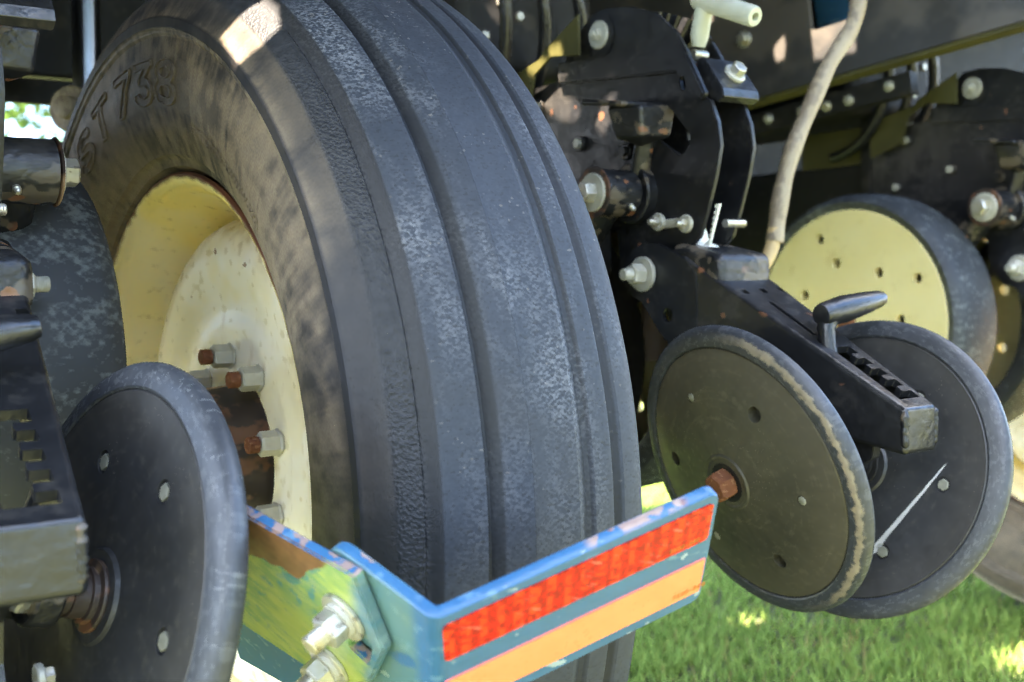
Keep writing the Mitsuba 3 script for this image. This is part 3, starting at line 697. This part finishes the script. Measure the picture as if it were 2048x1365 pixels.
            add(w + '__bearing', put(lathe([(.0085, .0), (.0085, .0225), (.0105, .0232), (.012, .0225), (.0125, .0180), (.016, .0175), (.0165, .0150), (.026, .0148), (.0265, .0130), (.033, .0125), (.034, .0)], 56), Mb), 'hub_rust' if k < 0 else 'dark_steel', 30, **to)
    # axle bracket under the arm between the wheels
    ax0 = cL + nL*.004; ax1 = cR - nR*.022
    P('axle', tube([ax0, ax1], [.0125, .0125], 28), 'dark_steel', 35)
    P('axle_bracket', put(yzplate([(-.26, .055), (-.39, .015), (-.385, -.010), (-.352, -.028), (-.345, -.055), (-.352, -.072), (-.335, -.082), (-.318, -.070), (-.312, -.045), (-.285, -.050), (-.262, -.030), (-.25, 0)], -.018, -.006, rnd=.004), yaw), 'black_paint', 30)
    P('axle_sleeve', put(lathe([(0, 0), (0, .0200), (.002, .0215), (.016, .0215), (.018, .020), (.018, 0)], 40), frame(ax1 - nR*.012, -nR)), 'cast_black', 35)
    bolt('axle_nut', ax1 - nR*.030 + np.array([0, -.004, 0]), -nR + np.array([0, -.5, 0]), .0125, .012, 'zinc')
    bolt('bracket_bolt', [.0005, -.336, -.070], [1, 0, 0], .0058, .006, 'zinc', washer=.0085)
    # gauge wheels either side of the opener
    gc = [.113, .091]
    for s in (-1, 1):
        M = frame([0.146 if s > 0 else -.176, gc[0], gc[1]], [-s, 0, 0])           # local z runs inwards from the outer face
        tyre = lathe([(.006, .1785), (.004, .1800), (.002, .184), (.000, .1905), (.006, .1985), (.020, .2030), (.050, .2045), (.085, .2025), (.104, .196), (.110, .186), (.108, .170), (.100, .166)], 120)
        w = P('gauge_wheel', put(tyre, M), 'gauge_rubber', 40)
        disc = mf(lathe([(.0015, 0), (.0015, .030), (.0035, .060), (.0050, .120), (.0030, .160), (.0030, .1775), (.0045, .1792), (.016, .1792), (.016, 0)], 120))
        for i in range(11):
            a = math.radians(68 + 84*i - 90) if i < 4 else math.radians(27 + 50*(i-4) - 90)
            rr = .1445 if i < 4 else .097
            disc = disc - m3.Manifold.cylinder(.04, .0085, .0085, 24).translate([rr*math.cos(a), rr*math.sin(a), -.010])
        add(w + '__wheel_face', put(disc, M), 'gauge_yellow', 30, **to)
        add(w + '__hub', put(lathe([(-.006, 0), (-.006, .013), (-.003, .016), (.004, .018), (.004, 0)], 32), M), 'rust', 30, **to)
        P('gauge_arm', hullpts([(s*.058, .110, .091), (s*.066, .110, .091), (s*.058, -.060, .255), (s*.066, -.060, .255)], .020, 14), 'cast_black', 40)
        # disc opener blade
        bl = lathe([(0, 0), (-.0015, .170), (0, .1905), (.0015, .170), (.003, 0)], 100)
        P('opener_disc', put(bl, frame([s*.024, .175, .075], [1, s*.06, 0])), 'worn_yellow' if s < 0 else 'dark_steel', 30)
    # shank casting carrying everything forward to the toolbar
    P('shank', rbox(-.020, .020, .02, .56, .17, .36, .008), 'dark_steel', 35)
    P('upright', rbox(-.030, -.012, .174, .194, .12, .43, .003), 'dark_steel', 30)
    P('inner_guard', rbox(-.018, -.012, .196, .330, .16, .42, .002), 'olive_panel', 30)
    P('row_cleaner_block', rbox(.0, .055, .20, .36, .20, .33, .010), 'dark_steel', 35)
    P('seed_boot', cat(tube([[.115, .06, .150], [.118, .055, .10], [.120, .05, .06]], [.013, .016, .018], 20)), 'tan_boot', 40)
    P('meter_housing', hullpts([(x, y, z) for x in (-.10, .08) for y, z in ((.16, .45), (.52, .45), (.16, .66), (.52, .70))], .02, 16), 'dark_steel', 35)
    P('seed_hopper', hullpts([(x, y, z) for x in (-.16, .16) for y, z in ((.06, .86), (.52, .86), (.16, .72), (.50, .72))], .03, 16), 'olive_panel', 40)
    # black hydraulic and air lines looping over the shank
    for q in range(3):
        x0 = -.075 + .055*q
        P('air_line', tube(CubicSpline([0, 1, 2, 3, 4], np.array([[x0, .135, .64], [x0-.012, .095, .56], [x0+.006*q, .105, .475], [x0+.015, .150, .405], [x0+.03, .24, .37]]))(np.linspace(0, 4, 26)), .0085, 14), 'black_paint', 45)
    # small fasteners on the housing face seen from behind
    for x, z in ((-.085, .475), (-.030, .505), (.040, .47), (-.06, .52), (.015, .535), (.07, .52)):
        bolt('housing_bolt', [x, .139, z], [0, -1, 0], .0062, .005, 'zinc')

mat('gauge_rubber', lambda p, n, uv: mix(mix((.020, .023, .028), (.048, .053, .060), fbm(p.x*16, p.y*16, p.z*16, 3)), mi.Color3f(.17, .19, .19), smoothstep(.50, .74, fbm(p.x*190, p.y*190, p.z*190, 3)*.6 + fbm(p.x*30, p.y*30, p.z*30, 2)*.4)*.55), rough=.6, spec=.4,
    bump=lambda p, n, uv: fbm(p.x*220, p.y*220, p.z*220, 3)*.0005)
mat('worn_yellow', lambda p, n, uv: mix((.50, .36, .08), (.20, .14, .06), smoothstep(.4, .65, fbm(p.x*20, p.y*20, p.z*20, 3))), rough=.45)
UNITS = {0: ('planter_row_unit', 'black row unit right of the big ribbed tyre, both closing wheels in view'),
         -1: ('planter_row_unit_001', 'black row unit cut by the left edge, closing wheel before the cream wheel'),
         1: ('planter_row_unit_002', 'blurred black row unit at the far right with a yellow gauge wheel')}
for k, (key, lab) in UNITS.items():
    build_unit(key, k)
    tag(key, lab, 'planter row unit', 'row units along the planter')
    for kk in [q for q in scene if q.startswith(key + '__')]:
        if kk.endswith('__gauge_wheel'): pass

# ------------------------------------------------------------------ blue marker bracket with reflectors
def plane_mesh(poly, origin, ex, ey, ez, th, cham=.0012, lift=0.0):
    m = prism(poly, th, cham); M = np.eye(4); M[:3, 0] = ex; M[:3, 1] = ey; M[:3, 2] = ez; M[:3, 3] = np.asarray(origin) + np.asarray(ez)*lift
    m = put(m, M)
    if np.linalg.det(M[:3, :3]) < 0: m.invert()
    return m
# local 2-D coordinates of the folded sheet: s along the sheet, t down
TH = .0078
def bracket():
    """one bent sheet: swept cross-section in the plane normal to BV (short leg, bend, long leg), trimmed by outlines."""
    Rb = .011                                                   # outer bend radius
    # corner point (outer) where the two outer faces meet
    turn = math.pi/2 + LA - math.pi/2                           # bend angle between directions -LW -> BU
    dirs = (-LW, BU)                                            # travel direction: along the short leg to the corner, then along the long leg
    ang = math.acos(np.clip(-LW@BU, -1, 1))
    tl = Rb*math.tan(ang/2)
    nin = (LN, -np.cross(BU, BV))                               # inward normals of both legs
    n1 = LN/np.linalg.norm(LN); n2 = BN
    c0 = BO - BU*.0045
    s_path, pos, nor = [], [], []
    L1, L2 = .080, .1795
    for s in np.linspace(-L1, -tl, 14): pos.append(c0 + LW*(-s)); nor.append(n1); s_path.append(s)
    c = c0 + LW*tl + n1*Rb
    for i in range(1, 10):
        t = i/10*ang; a = n1*math.cos(t) + (-LW - n1*((-LW)@n1))*0
        v = -n1*math.cos(t) + (-LW)*math.sin(t)
        pos.append(c + v*Rb); nor.append(-v); s_path.append(-tl + (i/10)*2*tl)
    for s in np.linspace(tl, L2, 24): pos.append(c0 + BU*s); nor.append(n2); s_path.append(s)
    pos, nor, s_path = map(np.array, (pos, nor, s_path))
    rc = .007
    # top and bottom of the sheet along s (t measured along BV from the reflector's top corner)
    top0, bot0 = -.0082, .1180
    def lim(s):
        t0, t1 = top0, bot0 + .02*np.clip(-s/.09, 0, 1)*0
        if s > 0: t1 = .0965 if s > .02 else .0965 + (.02 - s)*.4
        e = L2 - s
        if e < rc: t0 += rc - math.sqrt(max(rc*rc - (rc-e)**2, 0)); t1 -= rc - math.sqrt(max(rc*rc - (rc-e)**2, 0))
        e = s + L1
        if e < .016: t0 += (.016 - math.sqrt(max(.016**2 - (.016-e)**2, 0)))*1.0
        return t0, t1
    extra = L2 - rc + rc*np.sin(np.linspace(0, np.pi/2, 8))
    keep = s_path < L2 - rc
    s_all = list(s_path[keep]) + list(extra)
    e2 = -L1 + .016*(1 - np.cos(np.linspace(0, np.pi/2, 8)))
    s_all = sorted(set(list(e2) + [s for s in s_all if s > -L1 + .016]))
    P_ = np.array([[np.interp(s, s_path, pos[:, j]) for j in range(3)] for s in s_all]); N_ = np.array([[np.interp(s, s_path, nor[:, j]) for j in range(3)] for s in s_all])
    N_ /= np.linalg.norm(N_, axis=1, keepdims=True)
    rings = []
    ch = .0013; nt = 6
    for p, n, s in zip(P_, N_, s_all):
        t0, t1 = lim(s); ring = []
        for f in np.linspace(0, 1, nt): ring.append(p + BV*(t0 + ch + (t1-t0-2*ch)*f))
        ring.append(p + BV*(t1) + n*ch)
        ring.append(p + BV*(t1) + n*(TH-ch))
        for f in np.linspace(1, 0, nt): ring.append(p + BV*(t0 + ch + (t1-t0-2*ch)*f) + n*TH)
        ring.append(p + BV*t0 + n*(TH-ch)); ring.append(p + BV*t0 + n*ch)
        rings.append(ring)
    R_ = np.array(rings); k, q = R_.shape[:2]; V = R_.reshape(-1, 3); i = np.arange(q); j = (i+1) % q; F = []
    for a in range(k-1): F += [np.stack([a*q+i, a*q+j, (a+1)*q+j], 1), np.stack([a*q+i, (a+1)*q+j, (a+1)*q+i], 1)]
    V = np.vstack([V, R_[0].mean(0), R_[-1].mean(0)])
    F += [np.stack([j, i, i*0+k*q], 1), np.stack([(k-1)*q+i, (k-1)*q+j, i*0+k*q+1], 1)]
    m = trimesh.Trimesh(V, np.vstack(F), process=False)
    if m.volume < 0: m.invert()
    return m
add('marker_bracket__angle_plate', bracket(), 'bracket_paint', 30)
tag('marker_bracket', 'bent blue steel bracket with red and amber reflector strips, bolted to a green-smeared bar', 'reflector bracket')
def film(poly, lift, th=.0006):
    """thin film on the outer face of the long leg; poly in (u, v) metres from the red strip's upper left corner."""
    m = prism(poly, th, .00015); v = m.vertices.copy(); u, w, z = v[:, 0], v[:, 1], v[:, 2]
    m.vertices = BO + u[:, None]*BU + w[:, None]*BV - (z + lift)[:, None]*BN
    m.invert() if m.volume < 0 else None
    return m, np.stack([u, w], -1)
def rrect(x0, y0, x1, y1, r): return sbox(x0+r, y0+r, x1-r, y1-r).buffer(r, 6)
m, uv = film(rrect(0, 0, .172, .0332, .0035), .0001)
scene['marker_bracket__red_reflector'] = mikit.ply(m, 'red_reflector', smooth=False, uv=uv)
m, uv = film(rrect(-.001, .0512, .1735, .0850, .0022), .0001, .0005)
scene['marker_bracket__amber_reflector'] = mikit.ply(m, 'amber_edge', smooth=False, uv=uv)
m, uv = film(rrect(.0000, .0522, .1725, .0840, .0020), .0008, .0004)
scene['marker_bracket__amber_reflector__film'] = mikit.ply(m, 'amber_film', smooth=False, uv=uv)
def small_print(text, u0, v0, h, key, lift):
    t = meshkit.text_mesh(text, h, .0003, bold=True); v = t.vertices
    w = v[:, 0]*.95
    t.vertices = BO + (u0 + w)[:, None]*BU + (v0 - v[:, 1])[:, None]*BV - (v[:, 2] + lift)[:, None]*BN
    add(key, t, 'print_ink', False)
small_print('7100-260', .1515, .0795, .0036, 'marker_bracket__amber_reflector__print', .0013)
small_print('7100-260', .1440, .0300, .0032, 'marker_bracket__red_reflector__print', .0008)

# bar bolted on the outside of the short leg, running forward past the tyre
O2 = BO - BU*.0045 - LN*.0002
def bar_pt(w, v, n): return O2 + LW*w + BV*v - LN*n
bar_poly = Polygon([(.050, -.0093), (.205, .0293), (.205, .1630), (.1017, .1381), (.075, .131), (.0502, .0951), (.033, .0439)]).buffer(-.002).buffer(.002, 4)
bslot = affinity.rotate(sbox(-.010, -.0045, .010, .0045).buffer(.003), 78)
bar_poly = bar_poly.difference(affinity.translate(bslot, .0525, .0575))
def sheet(poly, n0, n1, cham=.0012):
    """plate parallel to the short leg; n grows outwards (towards the camera side)."""
    m = prism(poly, n1-n0, cham); v = m.vertices.copy()
    m.vertices = O2 + v[:, :1]*LW + v[:, 1:2]*BV - (v[:, 2:3] + n0)*LN
    if m.volume < 0: m.invert()
    return m
add('marker_bracket__mounting_bar', sheet(bar_poly, .0004, .0078), 'bar_paint', 25)
add('marker_bracket__stay', sheet(Polygon([(.060, .115), (.225, .156), (.225, .266), (.120, .222), (.085, .200)]), -.0180, -.0085), 'blue_paint', 25)
for i, (w, v) in enumerate(((.0625, .0375), (.0840, .1080))):
    c = bar_pt(w, v, .0078); F = frame(c, -LN); F = F @ trimesh.transformations.rotation_matrix(.5 + i*.35, [0, 0, 1])
    k = add('marker_bracket__bolt', put(cyl(.0070, .003), F), 'zinc')
    add(k + '__washer', put(lathe([(0, 0), (0, .0152), (.0006, .0160), (.0026, .0160), (.0032, .0153), (.0032, 0)], 56), F), 'zinc', 30)
    add(k + '__lock_washer', put(lathe([(.0032, 0), (.0032, .0112), (.0060, .0112), (.0060, 0)], 40), F), 'zinc_dull', 30)
    add(k + '__nut', put(lathe([(.006, 0), (.006, .0098), (.0068, .0105), (.0150, .0105), (.0165, .0092), (.0165, 0)], 6), F), 'zinc', 18)
    add(k + '__stud', put(stud(.0062, .0105, .0017), F @ trimesh.transformations.translation_matrix([0, 0, .0165])), 'zinc', 25)

# ------------------------------------------------------------------ the planter's frame and the things around it
tbar = rbox(-2.6, 3.4, .52, .66, .22, .36, .010)
add('toolbar', tbar, 'dark_steel', 30)
tag('toolbar', 'dark square steel toolbar running behind the row units', 'frame beam')

def beam():
    A, B = np.array([1.075, .230, .459]), np.array([1.134, -.182, .506])
    dv = (B - A)/np.linalg.norm(B - A)
    up = np.array([0, 0, 1.0]) - dv*dv[2]; up /= np.linalg.norm(up); nx = np.cross(dv, up)           # outward (towards -x?)
    if nx[0] > 0: nx = -nx
    face = Polygon([(-.45, 0), (.62, 0), (.62, .34), (-.45, .34)])
    return A, dv, up, nx, face
bA, bD, bU, bN = beam()[:4]
def beam_part(poly, n0, n1):
    m = prism(poly, n1-n0, .001); v = m.vertices.copy()
    m.vertices = bA + v[:, :1]*bD + v[:, 1:2]*bU + (v[:, 2:3] + n0)*bN
    if m.volume < 0: m.invert()
    return m
bhole = sbox(.085, .098, .158, .19).buffer(.012)
bhole = sbox(.112, .088, .160, .185).buffer(.010)
face = sbox(-.50, 0, .62, .34).difference(bhole)
add('frame_beam', beam_part(face, 0, .010), 'beam_paint', 25)
mat('beam_paint', lambda p, n, uv: mix(mix((.026, .026, .028), (.045, .044, .044), fbm(p.x*8, p.y*8, p.z*8, 3)), mi.Color3f(.12, .105, .09), smoothstep(.40, .62, fbm(p.x*14+1, p.y*14, p.z*14, 4))*.45), rough=.42, spec=.5)
tag('frame_beam', 'deep dark steel frame beam with a square opening, upper right behind the tan hose', 'frame beam')
add('frame_beam__flange', beam_part(sbox(-.50, -.0060, .62, -.0005), -.030, .006), 'olive_panel', 25)
for s_, t_ in ((.205, .118), (-.02, .10), (.43, .07)):
    c = bA + bD*s_ + bU*t_ + bN*.010
    F = frame(c, bN); add('frame_beam__bolt', put(cat(cyl(.0135, .003), put(hexa(.009, .008), trimesh.transformations.translation_matrix([0, 0, .003]))), F), 'zinc', 20)
for s_ in (-.035, .03, .075, .115, .185):
    c = bA + bD*s_ - bU*(.020 + .010*((s_*50) % 1)) - bN*.060
    F = frame(c, bN); add('frame_beam__bolt', put(cat(cyl(.0085, .003), put(hexa(.006, .006), trimesh.transformations.translation_matrix([0, 0, .003]))), F), 'zinc', 20)
add('frame_beam__stiffener', beam_part(sbox(-.42, -.042, .22, -.0075), -.085, -.060), 'dark_steel', 25)
add('frame_beam__inner_plate', beam_part(sbox(.06, .08, .19, .22), -.095, -.085), 'blue_paint', 25)

# fertiliser boxes behind: dark sheet panels with a bare olive strip between two uprights
add('back_panel', rbox(1.30, 2.9, .600, .612, .02, .545, .003), 'dark_steel', 25)
tag('back_panel', 'dark sheet metal panel behind the yellow gauge wheel', 'panel')
add('back_panel__strip', rbox(1.725, 1.865, .586, .597, .10, .535, .003), 'olive_panel', 25)
for x in (1.700, 1.880, 1.40): add('back_panel__upright', rbox(x-.013, x+.013, .560, .597, .05, .54, .003), 'dark_steel', 25)
for x, z in ((1.63, .46), (1.935, .352), (2.02, .352), (2.32, .40), (1.50, .30), (1.93, .49), (2.06, .585)):
    add('back_panel__bolt', put(cat(cyl(.014, .003), put(hexa(.011, .009), trimesh.transformations.translation_matrix([0, 0, .003]))), frame([x, .600, z], [0, -1, 0])), 'zinc', 20)
add('back_panel__rail', rbox(2.02, 2.9, .56, .598, .535, .555, .004), 'dark_steel', 25)

add('front_panel', cat(rbox(-.62, .30, .700, .712, .440, .78, .003), rbox(.30, 3.3, .700, .712, .10, .90, .003)), 'dark_steel', 25)
tag('front_panel', 'dark sheet metal panel behind the top of the big tyre', 'panel')

# tan drop hose hanging in front of the beam
hp = np.array([[.985, -.02, .650], [.940, -.06, .578], [.902, -.085, .517], [.868, -.095, .476], [.824, -.100, .434], [.784, -.100, .374], [.754, -.100, .326], [.733, -.100, .277], [.722, -.100, .236], [.716, -.100, .207]])
from scipy.interpolate import CubicSpline
tt = np.linspace(0, 1, len(hp)); hc = CubicSpline(tt, hp)(np.linspace(0, 1, 60))
rad = np.full(60, .0106) + .0006*np.sin(np.linspace(0, 40, 60)); rad[-1] = .0105
add('drop_hose', tube(hc, rad, 24, False), 'hose_tan', 45)
tag('drop_hose', 'tan weathered rubber hose hanging from the frame beside the yellow gauge wheel', 'hose')
hi = np.array([[.7165, -.100, .225], [.712, -.099, .200], [.700, -.095, .178], [.682, -.085, .150], [.668, -.070, .110]])
add('drop_hose__inner_tube', tube(CubicSpline(np.linspace(0, 1, 5), hi)(np.linspace(0, 1, 24)), .0088, 20), 'hose_inner', 45)

# hydraulic rod and hose fitting at the upper left
add('hydraulic_rod', tube([[.062, .474, .40], [.064, .472, .48], [.066, .47, .62], [.07, .47, .95]], [.0175]*4, 28), 'chrome', 40)
tag('hydraulic_rod', 'shiny upright steel rod above the left shoulder of the big tyre', 'hydraulic cylinder rod')
F = frame([.034, .462, .400], [-.75, -.6, .05])
add('frame_pin', put(lathe([(-.10, 0), (-.10, .022), (-.012, .020), (-.010, .029), (-.004, .029), (-.002, .027), (-.002, .015), (.010, .014), (.012, .010), (.012, 0)], 40), F), 'hose_tan', 30)
tag('frame_pin', 'thick steel pin with a washer left of the big tyre', 'pin')
add('left_bracket', rbox(-.55, .02, .50, .56, .44, .80, .01), 'dark_steel', 30)
del scene['left_bracket']
add('hanger_plate', cat(rbox(-.30, .085, .560, .590, .455, .80, .006), rbox(-.30, .085, .575, .590, .34, .372, .006)), 'dark_steel', 30)
tag('hanger_plate', 'black hanger plate behind the upper left of the big tyre', 'plate')

# unseen deck added to shade the scene; openings shaped to let sun patches through
def sun_hole(pts, z=.92):
    """opening in the added deck through which the sun reaches the listed points."""
    q = []
    for p in pts:
        p = np.array(p); t = (z - p[2])/SUN[2]; q.append((p + SUN*t)[:2])
    return Polygon(q).buffer(.002)
deck = Polygon([(-1.10, -.94), (-.30, -.94), (.02, -.82), (.16, -.80), (.32, -.68), (.46, -.58), (.48, -.44), (.80, -.37), (2.4, -.33), (3.0, -.33), (3.0, .92), (-1.10, .92)])
holes = [[(-.025, -.208, .368), (-.003, -.217, .388), (-.003, -.237, .376), (-.011, -.254, .357), (-.023, -.250, .343), (-.035, -.233, .332), (-.031, -.200, .359)],
         [(.465, .14, .503), (.505, .14, .526), (.500, .14, .513), (.480, .14, .493)],
         [(.588, .14, .530), (.606, .14, .530), (.604, .14, .516), (.590, .14, .518)],
         ]
for k in (0, 1):
    o = np.array([CU + SP*k, 0, 0])
    holes.append([tuple(o + p) for p in ((-.028, .108, .405), (-.028, .098, .408), (-.028, .033, .381), (-.028, .022, .366), (-.028, .032, .358), (-.028, .060, .366), (-.028, .105, .392))])
    holes.append([tuple(o + p) for p in ((-.0375, .058, .428), (-.0375, .040, .428), (-.0375, .034, .414), (-.0375, .056, .412))])
for gx, gy, gr in ((1.22, .42, .035), (1.12, .27, .018), (1.42, .40, .03)):
    holes.append([(gx + gr*math.cos(t)*1.3, gy + gr*math.sin(t)*(.6 + .3*math.cos(3*t)), GZ) for t in np.linspace(0, 5.5, 9)])
g_ = np.random.default_rng(12)
for i in range(16):
    cx, cy, cr = g_.uniform(.10, 1.05), g_.uniform(-.25, .50), g_.uniform(.006, .016)
    if cx > .30 and cy < .05: continue
    holes.append([(cx + cr*math.cos(t)*g_.uniform(.6, 1.6), cy + cr*math.sin(t)*g_.uniform(.6, 1.6), .92) for t in np.linspace(0, 5.4, 6)])
hp_ = [bA + bD*a + bU*b + bN*.010 for a, b in ((.104, .080), (.172, .080), (.172, .026), (.104, .032))]
holes.append([tuple(p) for p in hp_])
for h in holes: deck = deck.difference(sun_hole(h))
dm = prism(deck, .004); dm.apply_translation([0, 0, .92])
add('catwalk', dm, 'dark_steel', False)
tag('catwalk', 'unseen dark steel deck added above the row units to shade them', 'catwalk')

# ------------------------------------------------------------------ trees beyond the lawn
mat('bark', lambda p, n, uv: mix((.06, .045, .03), (.12, .09, .06), fbm(p.x*8, p.y*8, p.z*2, 3)), rough=.9)
scene['leaf'] = {'type': 'principledthin', 'base_color': {'type': 'mesh_attribute', 'name': 'vertex_color'}, 'roughness': .5, 'diff_trans': .6, 'spec_trans': 0.0}
def tree(key, x, y, h, seed, lab):
    g = np.random.default_rng(seed)
    add(key + '__trunk', cat(tube([[x, y, GZ], [x+.1, y, GZ+h*.3], [x+.05, y+.1, GZ+h*.75]], [.22, .16, .06], 14),
        *[tube([[x+.08, y, GZ+h*(.25+.1*i)], [x+.08+math.cos(i*2.1)*h*.12, y+math.sin(i*2.1)*h*.12, GZ+h*(.4+.1*i)], [x+.08+math.cos(i*2.1)*h*.25, y+math.sin(i*2.1)*h*.25, GZ+h*(.5+.1*i)]], [.08, .05, .02], 8) for i in range(5)]), 'bark', 40)
    n = 9000; cs = g.normal(size=(70, 3)); cs /= np.linalg.norm(cs, axis=1, keepdims=True); cs *= (g.random((70, 1))**.4)
    cs = cs*np.array([h*.34, h*.34, h*.36]) + np.array([x, y, GZ + h*.60])
    c = cs[g.integers(0, 70, n)] + g.normal(size=(n, 3))*h*.045
    a = g.normal(size=(n, 3)); a /= np.linalg.norm(a, axis=1, keepdims=True); b = np.cross(a, g.normal(size=(n, 3))); b /= np.linalg.norm(b, axis=1, keepdims=True)
    s = g.uniform(.07, .14, (n, 1)); V = np.stack([c - a*s, c + b*s*.5, c + a*s, c - b*s*.5], 1).reshape(-1, 3)
    o = (np.arange(n)*4)[:, None, None]; Fc = (np.array([[0, 1, 2], [0, 2, 3]])[None] + o).reshape(-1, 3)
    t = g.random(n); col = np.stack([.04 + .04*t, .085 + .05*t, .02 + .01*t], -1)
    scene[key + '__crown'] = mikit.ply(trimesh.Trimesh(V, Fc, process=False), 'leaf', smooth=False, color=np.repeat(col, 4, 0))
    tag(key, lab, 'tree')
tree('shade_tree', 5.5, 17.0, 8.0, 1, 'leafy green tree across the lawn, leftmost beyond the planter')
tree('shade_tree_001', 13.5, 15.0, 7.0, 2, 'leafy green tree across the lawn, middle one beyond the planter')
tree('shade_tree_003', -1.7, 12.6, 5.0, 4, 'small leafy green tree seen through the gap left of the big tyre')
tree('shade_tree_002', 21.0, 12.0, 9.0, 3, 'leafy green tree across the lawn, rightmost beyond the planter')

# trees added behind the photographer to keep bright low sky out of reflections
for i, (x, y, h) in enumerate(((-9, -7, 5.5), (-6, -9, 6.5), (-2.5, -10, 5.8), (1.5, -10.5, 6.8), (5.5, -9.5, 6.0), (9.5, -7.5, 6.5), (-11, -3, 6.0))):
    tree(f'tmp_tree_{i:03d}', x, y, h, 20 + i, 'x')
cr = [k for k in scene if k.startswith('tmp_tree')]
W = {'crown': [], 'trunk': []}
for k in cr:
    W[k.split('__')[1]].append(meshkit.WRITTEN[scene[k]['filename']]); del scene[k]
for k in [q for q in labels if q.startswith('tmp_tree')]: del labels[k]
for nm, col, b in (('crown', True, 'leaf'), ('trunk', False, 'bark')):
    o = 0; vs, fs, cs = [], [], []
    for v, f, n_, u_v, c_ in W[nm]:
        vs.append(v); fs.append(f + o); o += len(v)
        if col: cs.append(c_)
    m = trimesh.Trimesh(np.vstack(vs), np.vstack(fs), process=False)
    scene['woodland' if nm == 'crown' else 'woodland__trunks'] = mikit.ply(m, b, smooth=False, **({'color': np.vstack(cs)} if col else {}))
tag('woodland', 'unseen leafy wood added behind the photographer to block the low sky', 'wood', kind='stuff')
labels['woodland__trunks'] = {'kind': 'stuff'}

labels['marker_bracket__mounting_bar'] = {'label': 'steel bar smeared with yellow-green paint, rusty along its upper edge'}
labels['marker_bracket__red_reflector'] = {'label': 'red prismatic reflector strip'}
labels['marker_bracket__amber_reflector'] = {'label': 'plain amber strip below the red one'}
labels['planter_row_unit__closing_wheel'] = {'label': 'near black rubber disc wheel with a worn tan edge and a rusty hub bolt'}
labels['planter_row_unit__closing_wheel_001'] = {'label': 'far black rubber disc wheel with a long pale scratch'}
